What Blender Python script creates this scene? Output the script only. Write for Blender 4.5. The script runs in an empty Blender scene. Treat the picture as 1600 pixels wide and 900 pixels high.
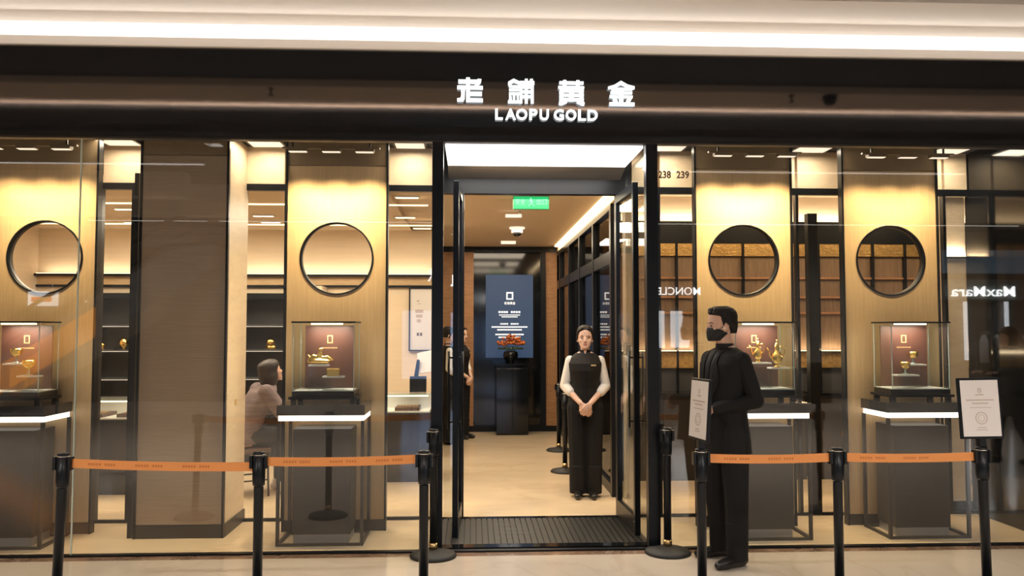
import bpy, math, random
from mathutils import Vector, Matrix, Euler

random.seed(7)
R = math.radians
PI = math.pi
scene = bpy.context.scene
COL = scene.collection

# ------------------------------------------------------------------ camera, world, exposure
cam_d = bpy.data.cameras.new('camera')
cam_d.sensor_width = 36.0
cam_d.lens = 29.25
cam_d.clip_start = 0.05
cam_d.clip_end = 200
cam = bpy.data.objects.new('camera', cam_d)
cam.location = (0.0, -6.18, 1.62)
cam.rotation_euler = (R(92.859), 0.0, R(-2.7305))
COL.objects.link(cam)
scene.camera = cam

world = bpy.data.worlds.new('world')
scene.world = world
world.use_nodes = True
world.node_tree.nodes['Background'].inputs[0].default_value = (1.0, 0.86, 0.72, 1)
world.node_tree.nodes['Background'].inputs[1].default_value = 0.035

vs = scene.view_settings
vs.view_transform = 'Standard'
vs.look = 'None'
vs.exposure = 0.12
vs.gamma = 1.0
vs.use_curve_mapping = False
scene.cycles.transparent_max_bounces = 32
scene.cycles.max_bounces = 8
scene.cycles.sample_clamp_indirect = 6.0
scene.cycles.caustics_reflective = False
scene.cycles.caustics_refractive = False

WARM = (1.0, 0.74, 0.44)
WARM2 = (1.0, 0.84, 0.62)
NEUT = (1.0, 0.93, 0.86)


def area(name, loc, sx, sy, power, color=WARM, rot=(0, 0, 0), spread=180, parent=None):
    l = bpy.data.lights.new(name, 'AREA')
    l.shape = 'RECTANGLE'
    l.size = sx
    l.size_y = sy
    l.energy = power
    l.color = color
    l.spread = R(spread)
    o = bpy.data.objects.new(name, l)
    COL.objects.link(o)
    o.location = loc
    o.rotation_euler = rot
    if parent:
        o.parent = parent
    return o


# large area lights: room, corridor and band fills have no fixture built
area('mall_corridor_light', (4.9, -5.6, 3.885), 4.6, 0.05, 250, NEUT, spread=140)
area('mall_corridor_light', (-6.2, -5.4, 3.885), 5.0, 0.05, 220, NEUT, spread=140)  # added lamp to light the pale bulkheads on the left
area('mall_rear_light', (-4.0, -11.5, 3.885), 8.0, 0.05, 200, NEUT, spread=130)
area('mall_rear_light', (8.0, -11.5, 3.885), 8.0, 0.05, 200, NEUT, spread=130)
area('mall_band_glow', (0.0, -2.84, 3.75), 16.0, 0.03, 850, (1.0, 0.80, 0.66), (R(128), 0, 0))  # added lamp lighting the ceiling band mirrored in the fascia
area('mall_cove_glow', (0.0, -0.14, 3.83), 11.0, 0.06, 22, NEUT, (R(-55), 0, 0))
area('entrance_canopy_glow', (0.545, 0.42, 2.975), 1.4, 0.7, 34, NEUT)
for lx in (-4.0, -2.6, -1.2):
    area('sales_room_light', (lx, 2.7, 2.83), 1.0, 1.6, 44, WARM2)
for ly in (2.3, 4.2, 6.0):
    area('corridor_light', (0.45, ly, 2.91), 0.9, 1.0, 26, WARM2)
for lx in (2.3, 3.6, 5.0):
    area('side_room_light', (lx, 2.2, 3.10), 0.9, 0.9, 22, WARM)

# ------------------------------------------------------------------ helpers
ROT0 = (0, 0, 0)


class MB:
    """collects simple closed shapes and links them as one mesh object"""

    def __init__(self):
        self.v, self.f = [], []

    def box(self, x0, x1, y0, y1, z0, z1, m=None):
        b = len(self.v)
        pts = [(x0, y0, z0), (x1, y0, z0), (x1, y1, z0), (x0, y1, z0), (x0, y0, z1), (x1, y0, z1), (x1, y1, z1), (x0, y1, z1)]
        if m is not None:
            pts = [tuple(m @ Vector(p)) for p in pts]
        self.v += pts
        self.f += [tuple(b + i for i in q) for q in ((3, 2, 1, 0), (4, 5, 6, 7), (0, 1, 5, 4), (1, 2, 6, 5), (2, 3, 7, 6), (3, 0, 4, 7))]
        return self

    def rings(self, rings, cap=True):
        b = len(self.v)
        n = len(rings[0])
        for r in rings:
            self.v += [tuple(p) for p in r]
        for i in range(len(rings) - 1):
            for k in range(n):
                k2 = (k + 1) % n
                self.f.append((b + i * n + k, b + i * n + k2, b + (i + 1) * n + k2, b + (i + 1) * n + k))
        if cap:
            self.f.append(tuple(b + k for k in range(n - 1, -1, -1)))
            self.f.append(tuple(b + (len(rings) - 1) * n + k for k in range(n)))
        return self

    def lathe(self, prof, c=(0, 0, 0), n=20):
        rs = []
        for r, z in prof:
            rs.append([(c[0] + r * math.cos(2 * PI * k / n), c[1] + r * math.sin(2 * PI * k / n), c[2] + z) for k in range(n)])
        return self.rings(rs)

    def tube(self, pts, r, n=8):
        pts = [Vector(p) for p in pts]
        rr = r if isinstance(r, (list, tuple)) else [r] * len(pts)
        rs = []
        up = None
        for i, p in enumerate(pts):
            d = (pts[min(i + 1, len(pts) - 1)] - pts[max(i - 1, 0)]).normalized()
            if up is None:
                up = Vector((0, 0, 1)) if abs(d.z) < 0.9 else Vector((0, 1, 0))
            s = d.cross(up).normalized()
            u = s.cross(d).normalized()
            up = u
            rs.append([p + (s * math.cos(2 * PI * k / n) + u * math.sin(2 * PI * k / n)) * rr[i] for k in range(n)])
        return self.rings(rs)

    def cap(self, p0, p1, r0, r1, n=12, e=4):
        """tapered limb with round ends"""
        p0, p1 = Vector(p0), Vector(p1)
        d = (p1 - p0).normalized()
        up = Vector((0, 0, 1)) if abs(d.z) < 0.9 else Vector((0, 1, 0))
        s = d.cross(up).normalized()
        u = s.cross(d).normalized()
        rs = []
        for i in range(e):
            a = PI / 2 * (1 - (i + 0.15) / e)
            rs.append((p0 - d * r0 * math.sin(a), r0 * math.cos(a)))
        rs.append((p0, r0))
        rs.append((p1, r1))
        for i in range(e - 1, -1, -1):
            a = PI / 2 * (1 - (i + 0.15) / e)
            rs.append((p1 + d * r1 * math.sin(a), r1 * math.cos(a)))
        return self.rings([[c + (s * math.cos(2 * PI * k / n) + u * math.sin(2 * PI * k / n)) * q for k in range(n)] for c, q in rs])

    def chain(self, pts, rad):
        for i in range(len(pts) - 1):
            self.cap(pts[i], pts[i + 1], rad[i], rad[i + 1])
        return self

    def ell(self, c, r, m=None, n=14, k=9):
        c = Vector(c)
        rs = []
        for i in range(k):
            a = -PI / 2 + PI * (i + 0.25) / (k - 0.5)
            ring = []
            for j in range(n):
                t = 2 * PI * j / n
                p = Vector((r[0] * math.cos(a) * math.cos(t), r[1] * math.cos(a) * math.sin(t), r[2] * math.sin(a)))
                if m is not None:
                    p = m @ p
                ring.append(c + p)
            rs.append(ring)
        return self.rings(rs)

    def loft(self, rows, n=24, off=0.0):
        """rows of (z, rx, ry, cx, cy): stacked ellipses"""
        rs = []
        for z, rx, ry, cx, cy in rows:
            rs.append([(cx + (rx + off) * math.cos(2 * PI * k / n), cy + (ry + off) * math.sin(2 * PI * k / n), z) for k in range(n)])
        return self.rings(rs)

    def prism(self, poly, y0, y1):
        """polygon in x,z pushed from y0 to y1"""
        return self.rings([[(x, y0, z) for x, z in poly], [(x, y1, z) for x, z in poly]])

    def mesh(self, name):
        me = bpy.data.meshes.new(name)
        me.from_pydata(self.v, [], self.f)
        me.update()
        return me

    def build(self, name, mat, parent=None, smooth=False, loc=None, rot=None, bevel=0.0):
        me = self.mesh(name)
        return link(name, me, mat, parent, smooth, loc, rot, bevel)


def link(name, me, mat, parent=None, smooth=False, loc=None, rot=None, bevel=0.0):
    if mat is not None:
        me.materials.clear()
        me.materials.append(mat)
    if smooth:
        for p in me.polygons:
            p.use_smooth = True
    o = bpy.data.objects.new(name, me)
    COL.objects.link(o)
    if parent:
        o.parent = parent
    if loc:
        o.location = loc
    if rot:
        o.rotation_euler = rot
    if bevel:
        b = o.modifiers.new('bevel', 'BEVEL')
        b.width = bevel
        b.segments = 2
        b.limit_method = 'ANGLE'
    return o


def bx(name, x0, x1, y0, y1, z0, z1, mat, parent=None, bevel=0.0):
    """one box part; its origin is its own centre (kept in parent space)"""
    cx, cy, cz = (x0 + x1) / 2, (y0 + y1) / 2, (z0 + z1) / 2
    return MB().box(x0 - cx, x1 - cx, y0 - cy, y1 - cy, z0 - cz, z1 - cz).build(name, mat, parent, loc=(cx, cy, cz), bevel=bevel)


def thing(name, label, cat, loc=(0, 0, 0), rotz=0.0, group=None):
    o = bpy.data.objects.new(name, None)
    o.empty_display_size = 0.1
    COL.objects.link(o)
    o.location = loc
    o.rotation_euler = (0, 0, rotz)
    return tag(o, label, cat, group)


def tag(o, label, cat, group=None):
    o['label'] = label
    o['category'] = cat
    if group:
        o['group'] = group
    return o


def struct(o, label=None):
    o['kind'] = 'structure'
    if label:
        o['label'] = label
    return o


def sthing(name, label=None, loc=(0, 0, 0)):
    o = bpy.data.objects.new(name, None)
    COL.objects.link(o)
    o.location = loc
    return struct(o, label)


def copy_tree(o, parent=None):
    c = o.copy()
    COL.objects.link(c)
    c.parent = parent
    for ch in o.children:
        copy_tree(ch, c)
    return c


def remesh(name, mb, voxel, smooth, mat, parent, it=1):
    """fuses overlapping closed shapes into one continuous skin"""
    me = mb.mesh(name)
    t = bpy.data.objects.new('tmp', me)
    COL.objects.link(t)
    m = t.modifiers.new('r', 'REMESH')
    m.mode = 'VOXEL'
    m.voxel_size = voxel
    s = t.modifiers.new('s', 'SMOOTH')
    s.factor = 0.5
    s.iterations = smooth
    bpy.context.view_layer.update()
    dg = bpy.context.evaluated_depsgraph_get()
    out = bpy.data.meshes.new_from_object(t.evaluated_get(dg))
    bpy.data.objects.remove(t)
    bpy.data.meshes.remove(me)
    out.name = name
    return link(name, out, mat, parent, True)


def glyph(txt, depth=0.0, bold=0.0):
    """mesh of a short text, in its own x,y plane"""
    cu = bpy.data.curves.new('t', 'FONT')
    cu.body = txt
    cu.size = 1.0
    cu.extrude = depth
    cu.offset = bold
    cu.resolution_u = 3
    o = bpy.data.objects.new('t', cu)
    COL.objects.link(o)
    bpy.context.view_layer.update()
    dg = bpy.context.evaluated_depsgraph_get()
    me = bpy.data.meshes.new_from_object(o.evaluated_get(dg))
    bpy.data.objects.remove(o)
    bpy.data.curves.remove(cu)
    return me


def text_part(name, txt, mat, parent, x0, x1, z0, z1, y, depth=0.0, bold=0.0, flip=False, ax='XZ'):
    """text fitted into x0..x1, z0..z1 on a plane facing -Y (flip: facing +Y)"""
    me = glyph(txt, depth, bold)
    xs = [v.co.x for v in me.vertices]
    ys = [v.co.y for v in me.vertices]
    a, b, c, d = min(xs), max(xs), min(ys), max(ys)
    for v in me.vertices:
        u = (v.co.x - a) / (b - a)
        w = (v.co.y - c) / (d - c)
        dz = v.co.z
        if ax == 'XZ':
            X = x1 - u * (x1 - x0) if flip else x0 + u * (x1 - x0)
            v.co = (X, y + (dz if flip else -dz), z0 + w * (z1 - z0))
        else:                                  # lying flat, read from -Y
            v.co = (x0 + u * (x1 - x0), z0 + w * (z1 - z0), y + dz)
    return link(name, me, mat, parent)


# ------------------------------------------------------------------ materials
MATS = {}


def mat(name, color, rough=0.5, metal=0.0, spec=0.5, emit=None, es=0.0, noise=0.0, nscale=8.0, stretch=None, bump=0.0, bscale=200.0, coat=0.0, veins=None):
    m = bpy.data.materials.new(name)
    m.use_nodes = True
    nt = m.node_tree
    b = nt.nodes['Principled BSDF']
    b.inputs['Base Color'].default_value = (*color, 1)
    b.inputs['Roughness'].default_value = rough
    b.inputs['Metallic'].default_value = metal
    b.inputs['Specular IOR Level'].default_value = spec
    b.inputs['Coat Weight'].default_value = coat
    b.inputs['Coat Roughness'].default_value = 0.05
    if emit:
        b.inputs['Emission Color'].default_value = (*emit, 1)
        b.inputs['Emission Strength'].default_value = es
    if noise or bump or veins:
        tc = nt.nodes.new('ShaderNodeTexCoord')
        mp = nt.nodes.new('ShaderNodeMapping')
        nt.links.new(tc.outputs['Object'], mp.inputs['Vector'])
        if stretch:
            mp.inputs['Scale'].default_value = stretch
    if noise:
        nz = nt.nodes.new('ShaderNodeTexNoise')
        nz.inputs['Scale'].default_value = nscale
        nz.inputs['Detail'].default_value = 6
        nz.inputs['Roughness'].default_value = 0.6
        nt.links.new(mp.outputs['Vector'], nz.inputs['Vector'])
        rp = nt.nodes.new('ShaderNodeValToRGB')
        rp.color_ramp.elements[0].position = 0.3
        rp.color_ramp.elements[1].position = 0.7
        rp.color_ramp.elements[0].color = (*[c * (1 - noise) for c in color], 1)
        rp.color_ramp.elements[1].color = (*[min(1, c * (1 + noise * 0.7)) for c in color], 1)
        nt.links.new(nz.outputs['Fac'], rp.inputs['Fac'])
        last = rp.outputs['Color']
        if veins:
            n2 = nt.nodes.new('ShaderNodeTexNoise')
            n2.inputs['Scale'].default_value = nscale * 0.5
            n2.inputs['Detail'].default_value = 8
            n2.inputs['Distortion'].default_value = 1.2
            nt.links.new(mp.outputs['Vector'], n2.inputs['Vector'])
            r2 = nt.nodes.new('ShaderNodeValToRGB')
            e = r2.color_ramp.elements
            e[0].position = 0.485
            e[0].color = (0, 0, 0, 1)
            e[1].position = 0.515
            e[1].color = (0, 0, 0, 1)
            k = e.new(0.5)
            k.color = (1, 1, 1, 1)
            nt.links.new(n2.outputs['Fac'], r2.inputs['Fac'])
            mx = nt.nodes.new('ShaderNodeMix')
            mx.data_type = 'RGBA'
            mul = nt.nodes.new('ShaderNodeMath')
            mul.operation = 'MULTIPLY'
            mul.inputs[1].default_value = 0.35
            nt.links.new(r2.outputs['Color'], mul.inputs[0])
            nt.links.new(mul.outputs[0], mx.inputs['Factor'])
            nt.links.new(last, mx.inputs['A'])
            mx.inputs['B'].default_value = (*veins, 1)
            last = mx.outputs['Result']
        nt.links.new(last, b.inputs['Base Color'])
    if bump:
        n3 = nt.nodes.new('ShaderNodeTexNoise')
        n3.inputs['Scale'].default_value = bscale
        n3.inputs['Detail'].default_value = 2
        nt.links.new(mp.outputs['Vector'], n3.inputs['Vector'])
        bp = nt.nodes.new('ShaderNodeBump')
        bp.inputs['Strength'].default_value = bump
        bp.inputs['Distance'].default_value = 0.004
        nt.links.new(n3.outputs['Fac'], bp.inputs['Height'])
        nt.links.new(bp.outputs['Normal'], b.inputs['Normal'])
    MATS[name] = m
    return m


def glass_mat(name, tint=(0.93, 0.95, 0.94), k=1.5, ior=1.5):
    m = bpy.data.materials.new(name)
    m.use_nodes = True
    nt = m.node_tree
    nt.nodes.clear()
    out = nt.nodes.new('ShaderNodeOutputMaterial')
    mix = nt.nodes.new('ShaderNodeMixShader')
    tr = nt.nodes.new('ShaderNodeBsdfTransparent')
    tr.inputs[0].default_value = (*tint, 1)
    gl = nt.nodes.new('ShaderNodeBsdfGlossy')
    gl.inputs['Roughness'].default_value = 0.0
    gl.inputs['Color'].default_value = (1, 1, 1, 1)
    lw = nt.nodes.new('ShaderNodeLayerWeight')
    lw.inputs['Blend'].default_value = 0.5
    pw = nt.nodes.new('ShaderNodeMath')
    pw.operation = 'POWER'
    pw.inputs[1].default_value = 5.0
    nt.links.new(lw.outputs['Facing'], pw.inputs[0])
    mu = nt.nodes.new('ShaderNodeMath')
    mu.operation = 'MULTIPLY_ADD'
    mu.use_clamp = True
    mu.inputs[1].default_value = 0.5
    mu.inputs[2].default_value = 0.04 * k
    nt.links.new(pw.outputs[0], mu.inputs[0])
    nt.links.new(mu.outputs[0], mix.inputs[0])
    nt.links.new(tr.outputs[0], mix.inputs[1])
    nt.links.new(gl.outputs[0], mix.inputs[2])
    nt.links.new(mix.outputs[0], out.inputs[0])
    MATS[name] = m
    return m


def emis(name, color, s, base=0.8):
    return mat(name, tuple(base * c for c in color), 0.6, emit=color, es=s)


BLACK = mat('black_metal', (0.006, 0.0075, 0.010), 0.32, spec=0.25)
BLACKG = mat('black_gloss', (0.006, 0.007, 0.009), 0.08, spec=0.5)
HEADER = mat('header_gloss', (0.006, 0.0065, 0.008), 0.05, spec=0.5)
HEADER.node_tree.nodes['Principled BSDF'].inputs['IOR'].default_value = 2.1
GREYM = mat('grey_metal', (0.30, 0.30, 0.305), 0.30, metal=0.5)
DARKBR = mat('dark_bronze', (0.026, 0.021, 0.018), 0.4, spec=0.4, noise=0.15, nscale=3)
BRONZE = mat('bronze_weave', (0.50, 0.355, 0.20), 0.55, spec=0.35, noise=0.14, nscale=3.0, stretch=(60, 60, 1.2), bump=0.25, bscale=60)
BRONZE_S = mat('bronze_shade_and_rail', (0.20, 0.145, 0.085), 0.3, spec=0.5, noise=0.10, nscale=3, stretch=(40, 40, 1))  # darker bronze paints the shade above the lamps; also colours the track rails
COLUMN = mat('column_weave', (0.33, 0.245, 0.17), 0.5, spec=0.4, noise=0.14, nscale=3.0, stretch=(1.2, 60, 60), bump=0.2, bscale=60)
CREAM = mat('cream_stone', (0.72, 0.58, 0.41), 0.4, noise=0.08, nscale=3.0, stretch=(1, 1, 5), veins=(0.52, 0.38, 0.24))
CREAMW = mat('cream_wall', (0.74, 0.60, 0.43), 0.6, noise=0.05, nscale=2.0, stretch=(1, 1, 12))
FLOORM = mat('mall_floor', (0.62, 0.53, 0.43), 0.12, spec=0.5, noise=0.05, nscale=1.2, veins=(0.52, 0.42, 0.32))
FLOORS = mat('shop_floor', (0.70, 0.56, 0.39), 0.14, spec=0.5, noise=0.07, nscale=1.0, stretch=(1, 2.5, 1), veins=(0.55, 0.40, 0.25))
BORDER = mat('brown_marble', (0.24, 0.15, 0.10), 0.15, noise=0.4, nscale=7, veins=(0.6, 0.5, 0.4))
CEILW = mat('mall_ceiling', (0.74, 0.69, 0.64), 0.8)
CEILS = mat('shop_ceiling', (0.66, 0.52, 0.37), 0.8)
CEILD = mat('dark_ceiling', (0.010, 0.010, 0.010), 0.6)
WOOD = mat('brown_wood', (0.36, 0.185, 0.085), 0.45, noise=0.28, nscale=4, stretch=(2, 2, 14))
WOODL = mat('light_wood', (0.62, 0.42, 0.22), 0.5, noise=0.14, nscale=4, stretch=(2, 2, 14))
WOODD = mat('slat_wood', (0.20, 0.13, 0.08), 0.5, noise=0.35, nscale=5, stretch=(24, 24, 1))
REDWD = mat('red_lacquer', (0.085, 0.030, 0.019), 0.45, noise=0.15, nscale=5)
HAMMER = mat('hammered_gold', (0.62, 0.40, 0.15), 0.3, metal=0.75, noise=0.3, nscale=30, bump=1.0, bscale=45)
GOLD = mat('gold', (1.0, 0.66, 0.20), 0.22, metal=1.0)
GOLDP = mat('gold_print', (0.75, 0.52, 0.25), 0.4, metal=0.5)
WHITEA = mat('white_acrylic', (0.85, 0.84, 0.80), 0.3)
WHITEP = mat('white_paper', (0.68, 0.64, 0.62), 0.6)
PRINT = mat('grey_print', (0.45, 0.36, 0.30), 0.7)
PRINTD = mat('dark_print', (0.10, 0.06, 0.04), 0.7)
RUBBER = mat('rubber', (0.012, 0.012, 0.012), 0.6)
BELT = mat('orange_belt', (0.68, 0.26, 0.070), 0.6, bump=0.15, bscale=300)
BELTP = mat('belt_print', (0.48, 0.155, 0.035), 0.7)
STEEL = mat('brushed_steel', (0.62, 0.58, 0.52), 0.25, metal=1.0)
BRASS = mat('brass', (0.75, 0.52, 0.25), 0.25, metal=1.0)
GLASS = glass_mat('shop_glass', (0.97, 0.975, 0.97), 1.05)
GLASSD = glass_mat('door_glass', (0.93, 0.95, 0.95), 1.7)
GLASSV = glass_mat('vitrine_glass', (0.95, 0.97, 0.96), 1.1)
GLASSE = mat('glass_edge', (0.55, 0.66, 0.62), 0.15, spec=0.8)
GLASST = glass_mat('tinted_glass', (0.42, 0.37, 0.32), 2.0)
E_COVE = emis('cove_light', (1.0, 0.955, 0.90), 1.25)
E_CAN = emis('canopy_light', (1.0, 0.99, 0.98), 1.6)
E_SIGN = emis('sign_light', (0.93, 0.98, 1.0), 1.5)
E_STRIP = emis('table_strip', (1.0, 0.93, 0.82), 2.2)
E_WARM = emis('warm_led', (1.0, 0.78, 0.45), 2.4)
E_DOWN = emis('downlight', (1.0, 0.86, 0.62), 3.0)
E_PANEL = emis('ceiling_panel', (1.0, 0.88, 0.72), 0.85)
E_MALL = emis('mall_light', (1.0, 0.96, 0.92), 2.5)
E_EXIT = emis('exit_green', (0.02, 0.62, 0.20), 0.8, 0.3)
E_EXITT = emis('exit_pale', (0.25, 1.0, 0.50), 0.9, 0.3)
E_BLUEP = emis('panel_blue', (0.030, 0.058, 0.115), 0.85, 0.3)
E_TXT = emis('panel_text', (0.95, 0.95, 0.90), 1.1)
SKIN = mat('skin', (0.66, 0.42, 0.31), 0.5, spec=0.35)
SKINP = mat('skin_light', (0.72, 0.47, 0.36), 0.5, spec=0.35)
HAIR = mat('black_hair', (0.008, 0.006, 0.0055), 0.55, spec=0.3, bump=0.4, bscale=120)
HAIRB = mat('brown_hair', (0.020, 0.012, 0.009), 0.45, bump=0.4, bscale=120)
SUIT = mat('black_suit', (0.0075, 0.0075, 0.008), 0.75, spec=0.25, bump=0.2, bscale=300)
SHIRTK = mat('black_shirt', (0.013, 0.013, 0.014), 0.6, spec=0.3)
VEST = mat('black_vest', (0.0085, 0.0075, 0.007), 0.7, spec=0.3)
TROUS = mat('black_trousers', (0.009, 0.009, 0.010), 0.75, spec=0.25)
SHIRTW = mat('white_shirt', (0.80, 0.76, 0.70), 0.7)
MASK = mat('black_mask', (0.010, 0.010, 0.011), 0.7)
SHOE = mat('black_leather', (0.010, 0.009, 0.009), 0.3)
EYE = mat('eye_dark', (0.02, 0.012, 0.01), 0.2)
LIP = mat('lips', (0.50, 0.16, 0.13), 0.4)
BROW = mat('brow', (0.06, 0.035, 0.025), 0.7)
MAUVE = mat('mauve_knit', (0.19, 0.145, 0.15), 0.85, noise=0.4, nscale=3, stretch=(2, 2, 12), bump=0.5, bscale=40)
JEANS = mat('dark_jeans', (0.03, 0.03, 0.035), 0.8)
COAT = mat('olive_coat', (0.05, 0.045, 0.035), 0.8)
FLOWER = mat('orange_flower', (0.55, 0.15, 0.03), 0.7)
FLOWER2 = mat('dark_flower', (0.25, 0.06, 0.03), 0.7)
LEAF = mat('leaf', (0.05, 0.09, 0.03), 0.7)
CHARC = mat('charcoal_panel', (0.05, 0.052, 0.055), 0.5)

# ------------------------------------------------------------------ the mall shell
struct(bx('floor', -13, 15, -16, -0.13, -0.12, 0.0, FLOORM), 'polished beige stone floor of the mall corridor')
struct(bx('trim_1', -13, 15, -0.13, -0.03, -0.12, 0.0, BORDER), 'narrow brown marble border along the shopfront')
struct(bx('trim_2', -5.4, 5.2, -0.03, 0.025, -0.12, 0.012, BLACK), 'black metal sill under the shop windows')
struct(bx('floor', -5.4, 5.2, 0.025, 7.6, -0.12, 0.0, FLOORS), 'polished cream marble floor inside the shop')
# ceiling of the corridor: pale band by the shop, dark recess, second pale band, dark remainder
struct(bx('ceiling', -13, 15, -0.62, 0.06, 3.90, 4.0, CEILW), 'pale ceiling above the shopfront')
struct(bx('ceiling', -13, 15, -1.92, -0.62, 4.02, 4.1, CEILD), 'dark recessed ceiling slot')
struct(bx('ceiling', -13, 15, -2.64, -1.92, 3.95, 4.1, mat('warm_ceiling', (0.60, 0.46, 0.36), 0.8)), 'second pale ceiling band over the corridor')
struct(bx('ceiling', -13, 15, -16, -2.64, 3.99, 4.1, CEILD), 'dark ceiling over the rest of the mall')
struct(bx('trim_3', -13, 15, -0.10, 0.03, 3.685, 3.748, CEILW), 'pale ceiling lip below the light cove')
cv = tag(bx('cove_light', -13, 15, 0.031, 0.06, 3.70, 3.90, E_COVE), 'long white glowing light cove above the black shop fascia', 'light')
t = thing('lamp_shield_ledge', 'added dark ledge screening the ceiling band lamp from the fascia', 'ledge', (0, -2.84, 3.70))  # unseen ledge added to keep the band lamp out of the fascia's mirror
bx('ledge_board', -13, 15, -0.08, 0.06, 0.0, 0.03, CEILD, t)
bx('ledge_lip', -13, 15, 0.045, 0.06, 0.03, 0.09, CEILD, t)
for x, lb in ((-3.2, 'added fill downlight above the left barrier'), (-0.4, 'added fill downlight above the entrance gap'), (2.4, 'added fill downlight above the right barrier')):
    t = thing('added_downlight', lb, 'light', (x, -4.2, 3.97))  # unseen lamps added to brighten the belts and the man's face
    bx('housing', -0.10, 0.10, -0.10, 0.10, 0.008, 0.06, CEILD, t)
    bx('lens', -0.08, 0.08, -0.08, 0.08, 0.0, 0.008, E_PANEL, t)
    for a in ((-0.10, 0.10, -0.10, -0.092), (-0.10, 0.10, 0.092, 0.10), (-0.10, -0.092, -0.0919, 0.0919), (0.092, 0.10, -0.0919, 0.0919)):
        bx('baffle', a[0], a[1], a[2], a[3], -0.065, 0.0075, CEILD, t)
    area('fill_beam', (0, 0, -0.005), 0.15, 0.15, 66, NEUT, spread=128, parent=t)
struct(bx('trim_70', -13, -4.25, -6.5, -6.2, 3.58, 3.949, CEILW), 'pale dropped bulkhead by the escalator')
struct(bx('trim_71', -13, -3.75, -7.6, -7.3, 3.45, 3.949, CEILW), 'second pale dropped bulkhead by the escalator')
for x, y, L, lb in ((4.9, -5.6, 4.6, 'thin linear corridor light overhead at the right'), (-6.2, -5.4, 5.0, 'added thin linear light overhead, brightening the left bulkheads'), (-4.0, -11.5, 8.0, 'thin linear light along the opposite shops, left'), (8.0, -11.5, 8.0, 'thin linear light along the opposite shops, right')):
    t = thing('linear_ceiling_light', lb, 'light', (x, y, 3.89))
    bx('housing', -L / 2 - 0.02, L / 2 + 0.02, -0.05, 0.05, 0.012, 0.06, CEILD, t)
    bx('diffuser', -L / 2, L / 2, -0.03, 0.03, 0.0, 0.011, E_MALL, t)

t = thing('dome_camera', 'black dome camera on the mall ceiling, mirrored in the fascia at the right', 'camera', (3.56, -2.0, 3.85))
MB().lathe([(0.005, 0.10), (0.07, 0.10), (0.07, 0.06), (0.005, 0.06)]).build('camera_housing', BLACK, t, True)
MB().lathe([(0.005, 0.0), (0.04, 0.008), (0.058, 0.03), (0.062, 0.059), (0.005, 0.0595)]).build('camera_dome', BLACKG, t, True)
for x, lb in ((3.17, 'ceiling sprinkler beside the dome camera of the mall'), (-1.95, 'ceiling sprinkler above the left barrier')):
    t = thing('ceiling_sprinkler', lb, 'sprinkler', (x, -2.0, 3.88))
    MB().lathe([(0.002, 0.0), (0.028, 0.0), (0.028, 0.004), (0.008, 0.008), (0.008, 0.06), (0.002, 0.061)]).build('sprinkler_head', BLACK, t, True)
    MB().lathe([(0.002, 0.062), (0.030, 0.062), (0.030, 0.07), (0.002, 0.0705)]).build('ceiling_rose', BLACK, t, True)

# ------------------------------------------------------------------ facade
struct(bx('wall_front', -5.4, 5.2, -0.07, 0.05, 3.03, 3.685, HEADER), 'wide glossy black fascia above the shop windows')
struct(bx('trim_4', -5.4, 5.2, -0.04, 0.03, 3.015, 3.03, DARKBR), 'thin bronze rail under the fascia')
struct(bx('wall_neighbour', 5.2, 9.0, -0.07, 0.05, 0.0, 3.685, DARKBR), 'dark neighbouring wall right of the shop')
struct(bx('wall_neighbour', -9.0, -5.4, -0.07, 0.05, 0.0, 3.685, DARKBR), 'dark neighbouring wall left of the shop')
# windows
def window(n, x0, x1, label, joints=()):
    w = sthing('window_%d' % n, label, ((x0 + x1) / 2, 0, 0))
    cx = (x0 + x1) / 2
    xs = [x0] + list(joints) + [x1]
    for a, b in zip(xs[:-1], xs[1:]):
        bx('pane', a - cx + 0.002, b - cx - 0.002, -0.006, 0.006, 0.012, 3.015, GLASS, w)
    for j in joints:
        bx('pane_edge', j - cx - 0.0035, j - cx + 0.0035, -0.007, 0.007, 0.012, 3.015, GLASSE, w)
    return w


window(1, -5.4, -0.30, 'tall clear shop window left of the entrance', (-2.862,))
window(2, 1.39, 5.2, 'tall clear shop window right of the entrance')
for n, (a, b) in enumerate(((-0.30, -0.217), (1.302, 1.39))):
    struct(bx('trim_%d' % (5 + n), a, b, -0.03, 0.05, 0.012, 3.03, BLACK), ['black post on the left of the entrance', 'black post on the right of the entrance'][n])
w = sthing('window_3', 'glass return on the left side of the entrance', (-0.258, 0.55, 0))
bx('pane', -0.006, 0.006, -0.49, 0.47, 0.012, 3.0, GLASSD, w)
w = sthing('window_4', 'glass return on the right side of the entrance', (1.346, 0.55, 0))
bx('pane', -0.006, 0.006, -0.49, 0.47, 0.012, 3.0, GLASSD, w)

# number decal on the glass
t = thing('unit_number_decal', 'dark brown shop unit number stuck on the glass right of the entrance', 'decal', (1.51, -0.007, 2.76))
for k, (s, a, b) in enumerate((('238', -0.110, -0.013), ('239', 0.029, 0.126))):
    text_part('digits', s, PRINTD, t, a, b, 0.0, 0.058, 0.0, 0.0005, 0.03)

# entrance canopy
t = thing('canopy_light', 'large white glowing ceiling panel over the entrance', 'light', (0.545, 0.42, 3.0))
bx('diffuser', -0.752, 0.752, -0.37, 0.37, 0.0, 0.02, E_CAN, t)
bx('housing', -0.757, 0.757, -0.375, 0.375, 0.02, 0.06, BLACK, t)
m = MB()
m.rings([[(-0.21, 0.795, 3.0), (1.30, 0.795, 3.0), (1.30, 0.795, 3.03), (-0.21, 0.795, 3.03)], [(-0.21, 1.06, 2.932), (1.30, 1.06, 2.932), (1.30, 1.06, 2.962), (-0.21, 1.06, 2.962)]])
struct(m.build('ceiling', GREYM), 'sloping grey metal soffit behind the canopy light')
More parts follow.
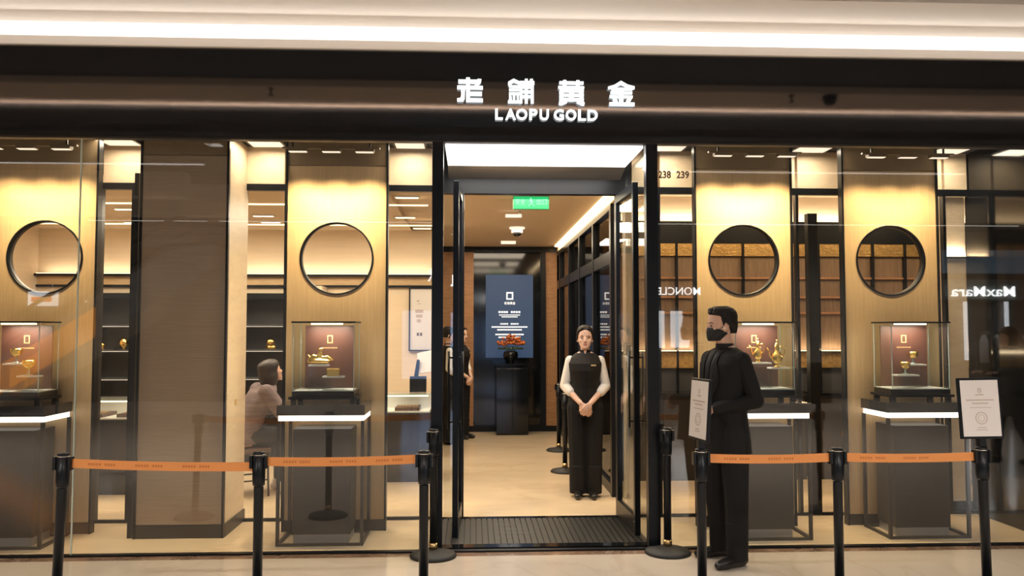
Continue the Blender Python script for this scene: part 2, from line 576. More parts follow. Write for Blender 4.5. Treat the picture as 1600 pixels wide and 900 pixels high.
# portal
w = sthing('window_5', 'slim sidelight left of the doors', (-0.18, 1.10, 0))
bx('pane', -0.066, 0.070, -0.005, 0.005, 0.0, 2.81, GLASSD, w)
w = sthing('window_6', 'slim sidelight right of the doors', (1.32, 1.10, 0))
bx('pane', -0.020, 0.018, -0.005, 0.005, 0.0, 2.81, GLASSD, w)
struct(bx('trim_7', -0.30, 1.39, 1.05, 1.15, 2.81, 3.18, BLACK), 'black door head across the entrance')
struct(bx('trim_8', -0.108, -0.072, 1.05, 1.15, 0.0, 2.81, BLACK), 'black door jamb on the left')
struct(bx('trim_9', 1.262, 1.298, 1.05, 1.15, 0.0, 2.81, BLACK), 'black door jamb on the right')


def glass_door(n, label, hinge, rotz, wd):
    d = sthing('door_%d' % n, label, hinge)
    d.rotation_euler = (0, 0, rotz)
    h = 2.79
    for a in (0.0, wd - 0.05):
        bx('stile', a, a + 0.05, -0.022, 0.022, 0.01, h, BLACK, d, 0.002)
    bx('top_rail', 0.05, wd - 0.05, -0.022, 0.022, h - 0.07, h, BLACK, d)
    bx('bottom_rail', 0.05, wd - 0.05, -0.022, 0.022, 0.01, 0.16, BLACK, d)
    bx('pane', 0.05, wd - 0.05, -0.005, 0.005, 0.16, h - 0.07, GLASSD, d)
    hd = MB()
    for s in (-1, 1):
        hd.tube([(wd - 0.025, s * 0.055, 0.85), (wd - 0.025, s * 0.055, 1.45)], 0.009)
        for z in (0.9, 1.4):
            hd.tube([(wd - 0.025, s * 0.02, z), (wd - 0.025, s * 0.055, z)], 0.007)
    hd.build('handle', BLACK, d, True)
    lk = bx('lock', wd - 0.04, wd - 0.01, -0.026, 0.026, 0.11, 0.125, STEEL, d)
    return d


glass_door(1, 'open black-framed glass door leaf on the left of the entrance', (-0.105, 1.03, 0), R(-92), 0.70)
glass_door(2, 'open black-framed glass door leaf on the right of the entrance', (1.268, 1.03, 0), R(-88), 0.70)

# entrance mat of ribbed bars
t = thing('entrance_mat', 'black ribbed entrance mat set between the doors', 'mat', (0.545, 0.55, 0.0))
bx('frame', -0.80, 0.80, -0.52, -0.42, 0.002, 0.020, BLACKG, t)
bx('frame', -0.80, 0.80, 0.42, 0.49, 0.002, 0.020, BLACKG, t)
bx('backing', -0.80, 0.80, -0.42, 0.42, 0.002, 0.008, RUBBER, t)
nb = 34
rib = None
for i in range(nb):
    x = -0.79 + (i + 0.5) * 1.58 / nb
    if rib is None:
        rib = bx('rib', -0.019, 0.019, -0.42, 0.42, 0.008, 0.019, mat('mat_rib', (0.010, 0.0095, 0.009), 0.4), t)
        rib.location.x = x
    else:
        c = rib.copy()
        COL.objects.link(c)
        c.parent = t
        c.location.x = x
mp = MB()
for r, (y, wd_, n_) in enumerate(((0.17, 0.22, 8), (0.02, 0.24, 12), (-0.10, 0.36, 22), (-0.25, 0.19, 9))):
    for k in range(n_):
        x = -0.24 - wd_ / 2 + wd_ * k / n_
        if random.random() < 0.85:
            mp.box(x, x + wd_ / n_ * 0.7, y, y + 0.022, 0.0195, 0.0203)
o = mp.build('lettering', mat('mat_print', (0.12, 0.12, 0.12), 0.6), t)
o['kind'] = 'stuff'

# illuminated sign ---------------------------------------------------------
t = thing('shop_sign', 'white illuminated lettering mounted on the black fascia over the entrance', 'sign', (0.545, -0.075, 3.15))


def px(u, v):
    """sign drawing units: photo pixels -> metres on the fascia"""
    return (u - 853.0) / 213.8, (190.0 - v) / 210.0 + 0.01


def char(name, bars, polys=()):
    m = MB()
    for u0, v0, u1, v1 in bars:
        x0, z1 = px(u0, v0)
        x1, z0 = px(u1, v1)
        m.box(x0, x1, -0.028, -0.014, z0, z1)
    for p in polys:
        m.prism([px(u, v) for u, v in reversed(p)], -0.0283, -0.0137)
    return m.build(name, E_SIGN, t)


A = lambda *q: [(700 + a / 10, 110 + b / 10, 700 + c / 10, 110 + d / 10) for a, b, c, d in q]
B = lambda *q: [(850 + a / 10, 110 + b / 10, 850 + c / 10, 110 + d / 10) for a, b, c, d in q]
PA = lambda *q: [(700 + a / 10, 110 + b / 10) for a, b in q]
PB = lambda *q: [(850 + a / 10, 110 + b / 10) for a, b in q]
char('letter', A((135, 155, 480, 215), (258, 122, 318, 260), (118, 252, 522, 305), (258, 300, 318, 505), (318, 348, 508, 405), (318, 450, 522, 505)),
     [PA((440, 140), (500, 145), (490, 200), (440, 252), (385, 252), (430, 205)), PA((180, 300), (240, 300), (235, 460), (205, 500), (118, 500), (118, 450), (170, 445), (182, 400))])
char('letter', A((925, 180, 975, 230), (1110, 165, 1340, 222), (1190, 130, 1235, 515), (1270, 130, 1318, 170), (940, 238, 1108, 268), (940, 290, 1108, 322), (940, 345, 1108, 382), (1000, 380, 1036, 480), (1062, 380, 1090, 480), (940, 380, 966, 440), (922, 475, 1118, 515),
               (1108, 235, 1148, 515), (1285, 235, 1330, 515), (1148, 235, 1285, 278), (1148, 312, 1285, 355), (1148, 390, 1285, 430)),
     [PA((925, 180), (1010, 130), (1110, 175), (1110, 225), (1010, 185), (940, 232), (925, 232)), PA((940, 440), (975, 400), (985, 475), (922, 510))])
char('letter', B((240, 160, 625, 205), (300, 140, 350, 240), (510, 140, 560, 240), (222, 236, 635, 272), (402, 270, 468, 460), (245, 288, 305, 470), (562, 288, 625, 470), (245, 288, 625, 332), (245, 358, 625, 398), (245, 424, 625, 470)),
     [PB((300, 465), (365, 470), (360, 500), (270, 540), (230, 530), (235, 490)), PB((520, 465), (580, 465), (640, 490), (635, 540), (600, 540), (515, 500))])
char('letter', B((1075, 250, 1400, 288), (1060, 308, 1405, 348), (1045, 370, 1410, 412), (1200, 285, 1262, 485), (1040, 482, 1440, 538)),
     [PB((1020, 235), (1120, 205), (1225, 140), (1335, 200), (1445, 225), (1440, 272), (1370, 268), (1225, 200), (1100, 268), (1025, 272)), PB((1090, 415), (1150, 415), (1175, 485), (1110, 485)), PB((1330, 415), (1400, 415), (1365, 485), (1300, 485))])
for ch, u0, u1 in (('L', 772, 784), ('A', 788, 804.5), ('O', 805, 823), ('P', 826, 839), ('U', 842.5, 857), ('G', 865, 881), ('O', 884, 901), ('L', 904, 916), ('D', 919, 935)):
    x0, z1 = px(u0, 170.3)
    x1, z0 = px(u1, 187.6)
    text_part('letter', ch, E_SIGN, t, x0, x1, z0, z1, -0.021, 0.007, 0.026)

# ------------------------------------------------------------------ display zone shell
for a, b, lb in ((-5.4, -0.30, 'dark ceiling over the left window display'), (1.39, 4.5, 'dark ceiling over the right window display')):
    struct(bx('ceiling', a, b, 0.05, 1.06, 3.20, 3.26, CEILD), lb)
for i, (x, wd_, lb) in enumerate(((-2.93, 0.26, 'leftmost square ceiling light above the window display'), (-1.73, 0.26, 'square ceiling light beside the plain column'), (-0.53, 0.24, 'square ceiling light beside the left door post'),
                              (1.66, 0.30, 'square ceiling light above the unit numbers'), (2.93, 0.28, 'square ceiling light between the two right round-hole panels'), (4.15, 0.26, 'rightmost square ceiling light above the window display'))):
    t = thing('square_ceiling_light', lb, 'light', (x, 0.72, 3.17), 0, 'square ceiling lights over the window displays')
    bx('frame', -wd_ / 2 - 0.02, wd_ / 2 + 0.02, -0.22, 0.22, 0.004, 0.03, BLACK, t)
    bx('diffuser', -wd_ / 2, wd_ / 2, -0.20, 0.20, 0.0, 0.006, E_PANEL, t)
    area('square_light_glow', (0, 0, -0.01), wd_, 0.4, 6.0, WARM2, parent=t)

struct(bx('wall_right', 4.44, 4.50, 0.02, 1.085, 0.0, 3.2, BLACKG), 'dark glossy side wall at the right end of the window')
struct(bx('wall_left', -5.46, -5.4, 0.0, 4.6, 0.0, 3.2, CREAMW), 'cream side wall of the shop')
# inner partition: beam, stone headers, posts, floor strip
struct(bx('trim_10', -5.4, -0.30, 1.02, 1.08, 2.817, 2.872, BLACK), 'black beam over the left inner openings')
struct(bx('trim_11', 1.39, 4.44, 1.02, 1.08, 2.817, 2.872, BLACK), 'black beam over the right inner openings')
struct(bx('trim_12', -5.4, -0.30, 1.03, 1.07, 0.0, 0.022, BLACK), 'black floor strip behind the left displays')
struct(bx('trim_13', 1.39, 4.44, 1.03, 1.07, 0.0, 0.022, BLACK), 'black floor strip behind the right displays')
hw = sthing('wall_header', 'cream stone headers above the inner openings', (0, 1.06, 2.872))
for a, b in ((-5.38, -3.26), (-3.15, -2.66), (-1.99, -1.62), (-1.60, -0.78), (-0.76, -0.31), (1.40, 1.62), (1.65, 1.95), (1.97, 2.86), (2.885, 3.30), (3.33, 4.20), (4.225, 4.43)):
    bx('stone_panel', a, b, -0.03, 0.03, 0.002, 0.326, CREAM, hw)
n = 14
for a, b in ((-3.245, -3.205), (-3.185, -3.150), (-2.905, -2.870), (-1.615, -1.59), (-0.785, -0.755), (1.622, 1.648), (1.945, 1.975), (2.86, 2.885), (3.295, 3.325), (4.20, 4.225)):
    struct(bx('trim_%d' % n, a, b, 1.02, 1.08, 0.022, 2.817, BLACK), 'slim black upright of the inner partition')
    n += 1
struct(bx('trim_%d' % n, 3.0, 3.085, 1.10, 1.18, 0.0, 2.66, BLACK), 'broad black upright between the two right round-hole panels')
n += 1

# ------------------------------------------------------------------ round-hole panels
def hole_panel(x, label):
    t = thing('room_divider', label, 'divider', (x, 0.70, 0.0), 0, 'bronze display panels with a round opening')
    W2, ZC, RR, ZT = 0.40, 2.203, 0.292, 2.965
    z0 = 0.09
    N = 72
    angs = sorted(set([2 * PI * k / N for k in range(N)] + [math.atan2(zz - ZC, xx) % (2 * PI) for xx in (-W2, W2) for zz in (z0, ZT)]))
    outer, inner = [], []
    for a in angs:
        c, s = math.cos(a), math.sin(a)
        q = min((W2 / abs(c)) if abs(c) > 1e-9 else 1e9, ((ZT - ZC) if s > 0 else (ZC - z0)) / abs(s) if abs(s) > 1e-9 else 1e9)
        outer.append((q * c, ZC + q * s))
        inner.append((RR * c, ZC + RR * s))
    m = MB()
    K = len(angs)
    y0, y1 = -0.03, 0.03
    m.v = [(p[0], y0, p[1]) for p in outer] + [(p[0], y0, p[1]) for p in inner] + [(p[0], y1, p[1]) for p in inner] + [(p[0], y1, p[1]) for p in outer]
    for k in range(K):
        j = (k + 1) % K
        for r in range(4):
            s_ = (r + 1) % 4
            m.f.append((r * K + k, r * K + j, s_ * K + j, s_ * K + k))
    m.build('panel_board', BRONZE, t)
    rg = MB()
    prof = ((0.286, -0.036), (0.300, -0.036), (0.300, 0.036), (0.286, 0.036))
    M_ = 64
    rg.v = [(r * math.cos(2 * PI * k / M_), y, ZC + r * math.sin(2 * PI * k / M_)) for k in range(M_) for r, y in prof]
    for k in range(M_):
        j = (k + 1) % M_
        for r in range(4):
            s_ = (r + 1) % 4
            rg.f.append((k * 4 + r, j * 4 + r, j * 4 + s_, k * 4 + s_))
    rg.build('ring', BLACK, t, True)
    bx('shaded_top_strip', -0.40, 0.40, -0.035, 0.03, 2.968, 3.195, BRONZE_S, t)  # separate darker piece paints the shade above the lamp cutoff
    bx('skirting', -0.40, 0.40, -0.034, 0.03, 0.0, 0.088, DARKBR, t)
    for s in (-1, 1):
        bx('edge_trim', s * 0.409 - 0.008, s * 0.409 + 0.008, -0.045, 0.03, 0.0, 3.195, BLACK, t)
    return t


def wall_washer(x, label, power):
    t = thing('track_light', label, 'light', (x, 0.36, 3.015), 0, 'track lights above the round-hole panels')
    bx('rail', -0.38, 0.38, -0.015, 0.015, 0.0225, 0.035, BRONZE_S, t)
    for s in (-0.30, 0.30):
        bx('hanger', s - 0.006, s + 0.006, -0.006, 0.006, 0.035, 0.184, BLACK, t)
    for k in (-0.26, 0.0, 0.26):
        h = bx('lamp_head', k - 0.075, k + 0.075, -0.03, 0.03, 0.0, 0.022, BRONZE_S, t)
        bx('lens', -0.068, 0.068, -0.024, 0.024, -0.0145, -0.011, E_PANEL, h)
        l = bpy.data.lights.new('wash_beam', 'SPOT')
        l.energy = power
        l.color = (1.0, 0.76, 0.42)
        l.spot_size = R(95)
        l.spot_blend = 0.9
        l.shadow_soft_size = 0.03
        lo = bpy.data.objects.new('wash_beam', l)
        COL.objects.link(lo)
        lo.parent = t
        lo.location = (k, 0.0, -0.02)
        lo.rotation_euler = (R(20), 0, 0)
    return t


for x, side, pw_ in ((-3.44, 'far left, behind the goblet case', 60), (-1.11, 'left of the entrance behind the ornament case', 84), (2.27, 'right of the entrance behind the man', 92), (3.53, 'far right behind the framed sign', 50)):
    hole_panel(x, 'tall bronze panel with round opening, ' + side)
    wall_washer(x, 'three-lamp track light over the panel ' + side, pw_)

# plain column between the left panels
t = thing('plain_column', 'plain bronze-faced square column with cream marble side, left window', 'column', (-2.27, 0.79, 0))
bx('core', -0.352, 0.330, -0.285, 0.29, 0.0, 3.195, CREAM, t)
bx('front_panel', -0.335, 0.320, -0.305, -0.285, 0.105, 3.0, COLUMN, t)
bx('shaded_top_strip', -0.335, 0.320, -0.305, -0.285, 3.004, 3.195, BRONZE_S, t)  # same painted-in shade as on the round-hole panels
bx('skirting', -0.340, 0.335, -0.312, -0.285, 0.0, 0.10, DARKBR, t)
for a in (-0.352, 0.322):
    bx('edge_trim', a, a + 0.018, -0.318, -0.285, 0.0, 3.195, BLACK, t)
bx('side_skirting', 0.330, 0.342, -0.285, 0.29, 0.0, 0.10, DARKBR, t)
bx('socket_plate', 0.330, 0.336, -0.02, 0.02, 1.0, 1.05, GOLDP, t)
bx('corner_post', -0.405, -0.37, -0.29, -0.25, 0.0, 2.86, BLACK, t)

# ------------------------------------------------------------------ jewellery tables and cases
def jewel_table(x, label):
    t = thing('display_table', label, 'table', (x, 0.41, 0.0), 0, 'black display tables with a light strip')
    X, Y, L = 0.325, 0.215, 0.024
    for sx in (-1, 1):
        for sy in (-1, 1):
            bx('leg', sx * X - (L if sx > 0 else 0), sx * X + (L if sx < 0 else 0), sy * Y - (L if sy > 0 else 0), sy * Y + (L if sy < 0 else 0), 0.0, 0.93, DARKBR, t)
    for sy in (-1, 1):
        a = sy * Y - (L if sy > 0 else 0)
        bx('base_rail', -X + L, X - L, a, a + L, 0.0, 0.02, DARKBR, t)
    for sx in (-1, 1):
        a = sx * X - (L if sx > 0 else 0)
        bx('base_rail', a, a + L, -Y + L, Y - L, 0.0, 0.02, DARKBR, t)
    top = bx('table_top', -X - 0.004, X + 0.004, -Y - 0.004, Y + 0.004, 0.972, 1.05, BLACKG, t, 0.003)
    for sy in (-1, 1):
        bx('light_strip', -X + 0.02, X - 0.02, sy * (Y - 0.012) - 0.008, sy * (Y - 0.012) + 0.008, 0.932, 0.971, E_STRIP, t)
    for sx in (-1, 1):
        bx('light_strip', sx * (X - 0.012) - 0.008, sx * (X - 0.012) + 0.008, -Y + 0.024, Y - 0.024, 0.932, 0.971, E_STRIP, t)
    bx('inner_cabinet', -0.225, 0.215, -0.12, 0.18, 0.065, 0.86, DARKBR, t)
    bx('cabinet_plinth', -0.215, 0.205, -0.11, 0.17, 0.0, 0.064, GREYM, t)
    return t


def vitrine(x, label, kind):
    t = thing('glass_display_case', label, 'display case', (x, 0.43, 1.051), 0, 'glass jewellery cases on the window tables')
    for sx in (-1, 1):
        for sy in (-1, 1):
            bx('riser_foot', sx * 0.225 - 0.02, sx * 0.225 + 0.02, sy * 0.13 - 0.015, sy * 0.13 + 0.015, 0.0, 0.035, BLACK, t)
    bx('riser', -0.26, 0.26, -0.165, 0.165, 0.035, 0.055, BLACK, t)
    bx('case_base', -0.235, 0.235, -0.15, 0.15, 0.055, 0.095, BLACKG, t)
    bx('case_floor', -0.225, 0.225, -0.14, 0.14, 0.095, 0.103, WHITEA, t)
    bx('front_glass', -0.232, 0.232, -0.149, -0.145, 0.096, 0.62, GLASSV, t)
    for s in (-1, 1):
        bx('side_glass', s * 0.232 - 0.002, s * 0.232 + 0.002, -0.144, 0.144, 0.096, 0.62, GLASSV, t)
    for sx in (-1, 1):
        for sy in (-1, 1):
            bx('glass_corner', sx * 0.232 - 0.003, sx * 0.232 + 0.003, sy * 0.147 - 0.003, sy * 0.147 + 0.003, 0.096, 0.62, GLASSE, t)
    bx('case_top', -0.245, 0.245, -0.16, 0.16, 0.62, 0.632, BLACK, t)
    bx('top_lamp', -0.12, 0.12, -0.03, 0.03, 0.607, 0.619, E_DOWN, t)
    area('case_glow', (0, 0, 0.603), 0.3, 0.1, 5.5, (1.0, 0.88, 0.7), parent=t)
    bp = bx('back_panel', -0.19, 0.20, 0.115, 0.125, 0.104, 0.60, REDWD, t)
    lg = MB()
    for a in ((-0.022, -0.014, -0.032, 0.032), (0.014, 0.022, -0.032, 0.032), (-0.014, 0.014, 0.024, 0.032), (-0.014, 0.014, -0.032, -0.024)):
        lg.box(a[0], a[1], -0.0075, -0.005, 0.14 + a[2], 0.14 + a[3])
    lg.build('logo', GOLDP, bp)
    ln = MB()
    for k in range(9):
        ln.box(-0.06 + k * 0.0135, -0.051 + k * 0.0135, -0.0075, -0.005, 0.066, 0.076)
    ln.build('logo_lettering', GOLDP, bp)
    return t


def stand(parent_case_x, dx, dy, w_, h_, label):
    t = thing('acrylic_stand', label, 'stand', (parent_case_x + dx, 0.43 + dy, 1.155), 0, 'small clear stands inside the jewellery cases')
    bx('stand_top', -w_ / 2, w_ / 2, -0.05, 0.05, h_ - 0.012, h_, WHITEA, t)
    for s in (-1, 1):
        bx('stand_side', s * (w_ / 2 - 0.003) - 0.003, s * (w_ / 2 - 0.003) + 0.003, -0.05, 0.05, 0.0, h_ - 0.0121, GLASSV, t)
    bx('stand_back', -w_ / 2 + 0.006, w_ / 2 - 0.006, 0.044, 0.05, 0.0, h_ - 0.0121, GLASSV, t)
    return 1.155 + h_


def goblet(x, y, z, label, s=1.0):
    t = thing('gold_goblet', label, 'goblet', (x, y, z + 0.0005), 0, 'gold goblets in the window cases')
    b = MB().lathe([(0.001, 0.0), (0.030, 0.0), (0.030, 0.004), (0.008, 0.010), (0.006, 0.040)])
    b.build('foot', GLASSE, t, True)
    c = MB().lathe([(0.004, 0.041), (0.012, 0.044), (0.034, 0.062), (0.040, 0.082), (0.041, 0.098), (0.037, 0.098), (0.033, 0.075), (0.003, 0.050)])
    c.build('bowl', GOLD, t, True)
    t.scale = (s, s, s)
    return t


def ewer(x, y, z, label, s=1.0, rz=0.0):
    t = thing('gold_ewer', label, 'ewer', (x, y, z + 0.0005), rz, 'gold ewers in the case behind the man')
    MB().lathe([(0.002, 0.0), (0.030, 0.0), (0.028, 0.008), (0.012, 0.020), (0.030, 0.040), (0.046, 0.070), (0.040, 0.105), (0.020, 0.135), (0.016, 0.165), (0.022, 0.180), (0.003, 0.181)]).build('body', GOLD, t, True)
    MB().lathe([(0.020, 0.182), (0.019, 0.190), (0.008, 0.200), (0.004, 0.212), (0.008, 0.220), (0.002, 0.228)]).build('lid', GOLD, t, True)
    MB().tube([(0.018, 0, 0.168), (0.045, 0, 0.178), (0.066, 0, 0.155), (0.064, 0, 0.115), (0.042, 0, 0.085)], 0.0045).build('handle', GOLD, t, True)
    MB().tube([(-0.040, 0, 0.075), (-0.062, 0, 0.095), (-0.066, 0, 0.130), (-0.082, 0, 0.160)], [0.010, 0.008, 0.006, 0.005]).build('spout', GOLD, t, True)
    t.scale = (s, s, s)
    return t


cases = ((-3.50, 'at the far left edge'), (-1.14, 'left of the entrance'), (2.30, 'beside the man in the suit'), (3.555, 'right, behind the framed sign'))
for x, wh in cases:
    jewel_table(x, 'black metal display table with white light strip ' + wh)
vitrine(-3.50, 'glass case of gold goblets at the far left edge', 0)
vitrine(-1.14, 'glass case with gold ornament and gold box, left of the entrance', 1)
vitrine(2.30, 'glass case with gold ewers beside the man in the suit', 2)
vitrine(3.555, 'glass case of gold-rimmed cups, right, behind the framed sign', 3)
z = stand(-3.50, -0.03, 0.03, 0.15, 0.205, 'taller clear stand in the far left case')
goblet(-3.50 - 0.02, 0.45, z, 'gold goblet on the taller stand in the far left case', 1.15)
z = stand(-3.50, 0.12, -0.05, 0.15, 0.115, 'lower clear stand in the far left case')
goblet(-3.50 + 0.11, 0.38, z, 'gold goblet on the lower stand in the far left case', 1.15)
z = stand(-1.14, -0.065, 0.03, 0.15, 0.19, 'taller clear stand under the gold ornament')
t = thing('gold_ornament', 'flowing gold figurine on the taller stand, left case', 'ornament', (-1.205, 0.46, z + 0.0005))
m = MB()
m.ell((0, 0, 0.018), (0.075, 0.028, 0.018))
m.chain([(-0.06, 0, 0.02), (-0.035, 0, 0.045), (-0.01, 0, 0.040), (0.01, 0, 0.060), (0.005, 0, 0.085)], [0.014, 0.016, 0.015, 0.014, 0.010])
m.chain([(0.005, 0, 0.085), (0.022, -0.005, 0.092)], [0.012, 0.007])
m.chain([(0.02, 0, 0.035), (0.05, 0, 0.042), (0.085, 0, 0.028)], [0.014, 0.012, 0.005])
m.chain([(-0.05, 0.01, 0.03), (-0.07, 0.01, 0.055)], [0.009, 0.004])
remesh('figure', m, 0.004, 2, GOLD, t)
t.scale = (1.25, 1.25, 1.35)
z = stand(-1.14, 0.065, -0.06, 0.16, 0.105, 'lower clear stand under the gold box')
t = thing('gold_box', 'small gold box with lid on the lower stand, left case', 'box', (-1.075, 0.37, z + 0.0005))
bx('box_body', -0.048, 0.048, -0.03, 0.03, 0.0, 0.045, GOLD, t, 0.003)
bx('box_lid', -0.050, 0.050, -0.032, 0.032, 0.0455, 0.058, GOLD, t, 0.003)
z = stand(2.30, 0.02, 0.04, 0.17, 0.20, 'taller clear stand under the rear gold ewer')
ewer(2.31, 0.47, z, 'gold ewer nearer the man on the taller stand', 0.85, 0.0)
z = stand(2.30, 0.14, -0.06, 0.15, 0.165, 'lower clear stand under the front gold ewer')
ewer(2.43, 0.37, z, 'large gold ewer with curved handle on the lower stand', 0.95, 0.0)
z = stand(3.555, 0.04, 0.03, 0.16, 0.185, 'taller clear stand in the right case')
goblet(3.59, 0.46, z, 'gold-rimmed cup on the taller stand, right case', 1.0)
z = stand(3.555, -0.08, -0.06, 0.18, 0.105, 'lower clear stand in the right case')
goblet(3.475, 0.37, z, 'gold-rimmed cup on the lower stand, right case', 1.0)

# ------------------------------------------------------------------ left sales room
struct(bx('ceiling', -5.4, -0.78, 1.09, 4.6, 2.88, 2.95, CEILS), 'warm beige ceiling of the left sales room')
struct(bx('wall_back', -5.4, -0.42, 4.42, 4.5, 0.0, 2.88, CREAMW), 'cream back wall of the left sales room')
struct(bx('wall_passage', -0.86, -0.78, 4.5, 7.2, 0.0, 2.95, CREAMW), 'cream wall on the left of the corridor')
n0 = 40
for z0, z1, dp, mt in ((2.285, 2.312, 0.10, BLACK), (2.150, 2.178, 0.05, BLACK)):
    struct(bx('trim_%d' % n0, -5.4, -0.44, 4.42 - dp, 4.42, z0, z1, mt), 'black ledge line along the cream back wall')
    n0 += 1
struct(bx('trim_%d' % n0, -5.4, -0.44, 4.40, 4.419, 2.179, 2.284, WOODL), 'light wood band along the back wall'); n0 += 1
t = tag(bx('ledge_led', -5.38, -0.46, 4.335, 4.35, 2.313, 2.322, E_WARM), 'warm light line on the ledge of the cream back wall', 'light')
area('ledge_glow', (-2.9, 4.345, 2.33), 4.8, 0.02, 5, WARM2, (R(180 - 25), 0, 0))
for y, lb in ((2.2, 'warm ceiling light line nearer the window, left sales room'), (3.85, 'warm ceiling light line by the back wall, left sales room')):
    tag(bx('ceiling_led_line', -5.2, -0.45, y, y + 0.03, 2.868, 2.879, E_WARM), lb, 'light')
k = 0
spots = ((-4.9, 2.6), (-4.3, 3.3), (-3.6, 2.6), (-2.3, 3.05), (-2.35, 3.6), (-0.62, 1.68), (-0.75, 3.1), (-0.62, 4.1), (-1.45, 3.4), (-3.95, 3.7))
names_ = ('farthest left in the window side row', 'left, in the back row', 'above the dark sideboard', 'beside the plain column', 'near the wall beside the plain column', 'nearest the left door post', 'in the middle by the left door post', 'near the wall above the framed scroll', 'seen in the round opening left of the entrance', 'seen in the far left round opening')
for (x, y), nm in zip(spots, names_):
    t = thing('recessed_downlight', 'small recessed ceiling light ' + nm, 'light', (x, y, 2.862), 0, 'recessed ceiling lights in the left sales room')
    bx('bezel', -0.12, 0.12, -0.04, 0.04, 0.004, 0.017, CEILW, t)
    bx('lens', -0.105, 0.105, -0.028, 0.028, 0.0, 0.005, E_DOWN, t)


def wall_cabinet(x, w_, label, items):
    t = thing('wall_display_cabinet', label, 'cabinet', (x, 4.20, 0.0), 0, 'dark wall cabinets in the left sales room')
    bx('cabinet_back', -w_ / 2, w_ / 2, 0.17, 0.19, 0.0, 2.06, CHARC, t)
    for s in (-1, 1):
        bx('cabinet_side', s * (w_ / 2 - 0.02) - 0.02, s * (w_ / 2 - 0.02) + 0.02, -0.17, 0.169, 0.0, 2.06, BLACK, t)
    bx('cabinet_top', -w_ / 2 + 0.041, w_ / 2 - 0.041, -0.17, 0.169, 1.99, 2.06, BLACK, t)
    bx('cabinet_door', -w_ / 2 + 0.041, w_ / 2 - 0.041, -0.17, 0.169, 0.0, 0.72, BLACK, t)
    for z in (1.02, 1.36, 1.66):
        s_ = bx('shelf', -w_ / 2 + 0.041, w_ / 2 - 0.041, -0.15, 0.168, z, z + 0.018, CHARC, t)
        bx('shelf_led', -w_ / 2 + 0.06, w_ / 2 - 0.06, -0.145, -0.135, -0.016, -0.010, E_PANEL, s_)
    return t


wall_cabinet(-2.42, 0.95, 'dark shelf cabinet behind the seated customer', 0)
wall_cabinet(-4.30, 0.85, 'dark shelf cabinet seen left of the plain column', 0)
tag(MB().box(-0.06, 0.06, -0.02, 0.02, 0, 0.05).lathe([(0.002, 0.05), (0.05, 0.06), (0.06, 0.10), (0.03, 0.13), (0.002, 0.135)]).build('gold_vessel', GOLD, None, True, (-2.46, 4.15, 1.3785)), 'small gold vessel on the cabinet shelf behind the seated customer', 'vessel')
tag(MB().lathe([(0.002, 0.0), (0.03, 0.0), (0.015, 0.02), (0.06, 0.06), (0.05, 0.12), (0.02, 0.14), (0.002, 0.15)]).build('gold_vessel', GOLD, None, True, (-4.22, 4.15, 1.3785)), 'round gold vessel on the cabinet shelf left of the plain column', 'vessel')
tag(MB().lathe([(0.002, 0.0), (0.035, 0.0), (0.02, 0.02), (0.04, 0.05), (0.03, 0.08), (0.002, 0.085)]).build('gold_vessel', GOLD, None, True, (-4.48, 4.15, 1.3785)), 'little gold cup on the cabinet shelf left of the plain column', 'vessel')

# cream surround of the cabinet niche
for x in (-2.98, -1.86):
    struct(bx('trim_%d' % n0, x - 0.035, x + 0.035, 4.02, 4.42, 0.0, 2.15, CREAM), 'cream side of the cabinet niche')
    n0 += 1

# framed scroll
t = thing('framed_scroll', 'black framed white calligraphy picture hanging on the cream wall', 'picture', (-0.60, 4.40, 1.75))
bx('picture_sheet', -0.185, 0.185, -0.012, 0.0, -0.385, 0.385, WHITEP, t)
for a in ((-0.20, -0.186, -0.40, 0.40), (0.186, 0.20, -0.40, 0.40)):
    bx('frame_bar', a[0], a[1], -0.03, 0.015, a[2], a[3], BLACK, t)
for a in ((-0.185, 0.185, 0.386, 0.40), (-0.185, 0.185, -0.40, -0.386)):
    bx('frame_bar', a[0], a[1], -0.03, 0.015, a[2], a[3], BLACK, t)
m = MB()
for a in ((-0.10, -0.07, 0.22, 0.24), (-0.09, -0.05, 0.19, 0.20), (-0.12, -0.02, 0.08, 0.12), (-0.11, -0.03, 0.02, 0.06), (-0.10, -0.05, -0.04, 0.0)):
    m.box(a[0], a[1], -0.0135, -0.012, a[2], a[3])
m.build('brush_print', PRINT, t)
m = MB()
for x in (-0.10, -0.06):
    m.box(x, x + 0.028, -0.0135, -0.012, -0.21, -0.17)
m.build('seal_print', PRINTD, t)


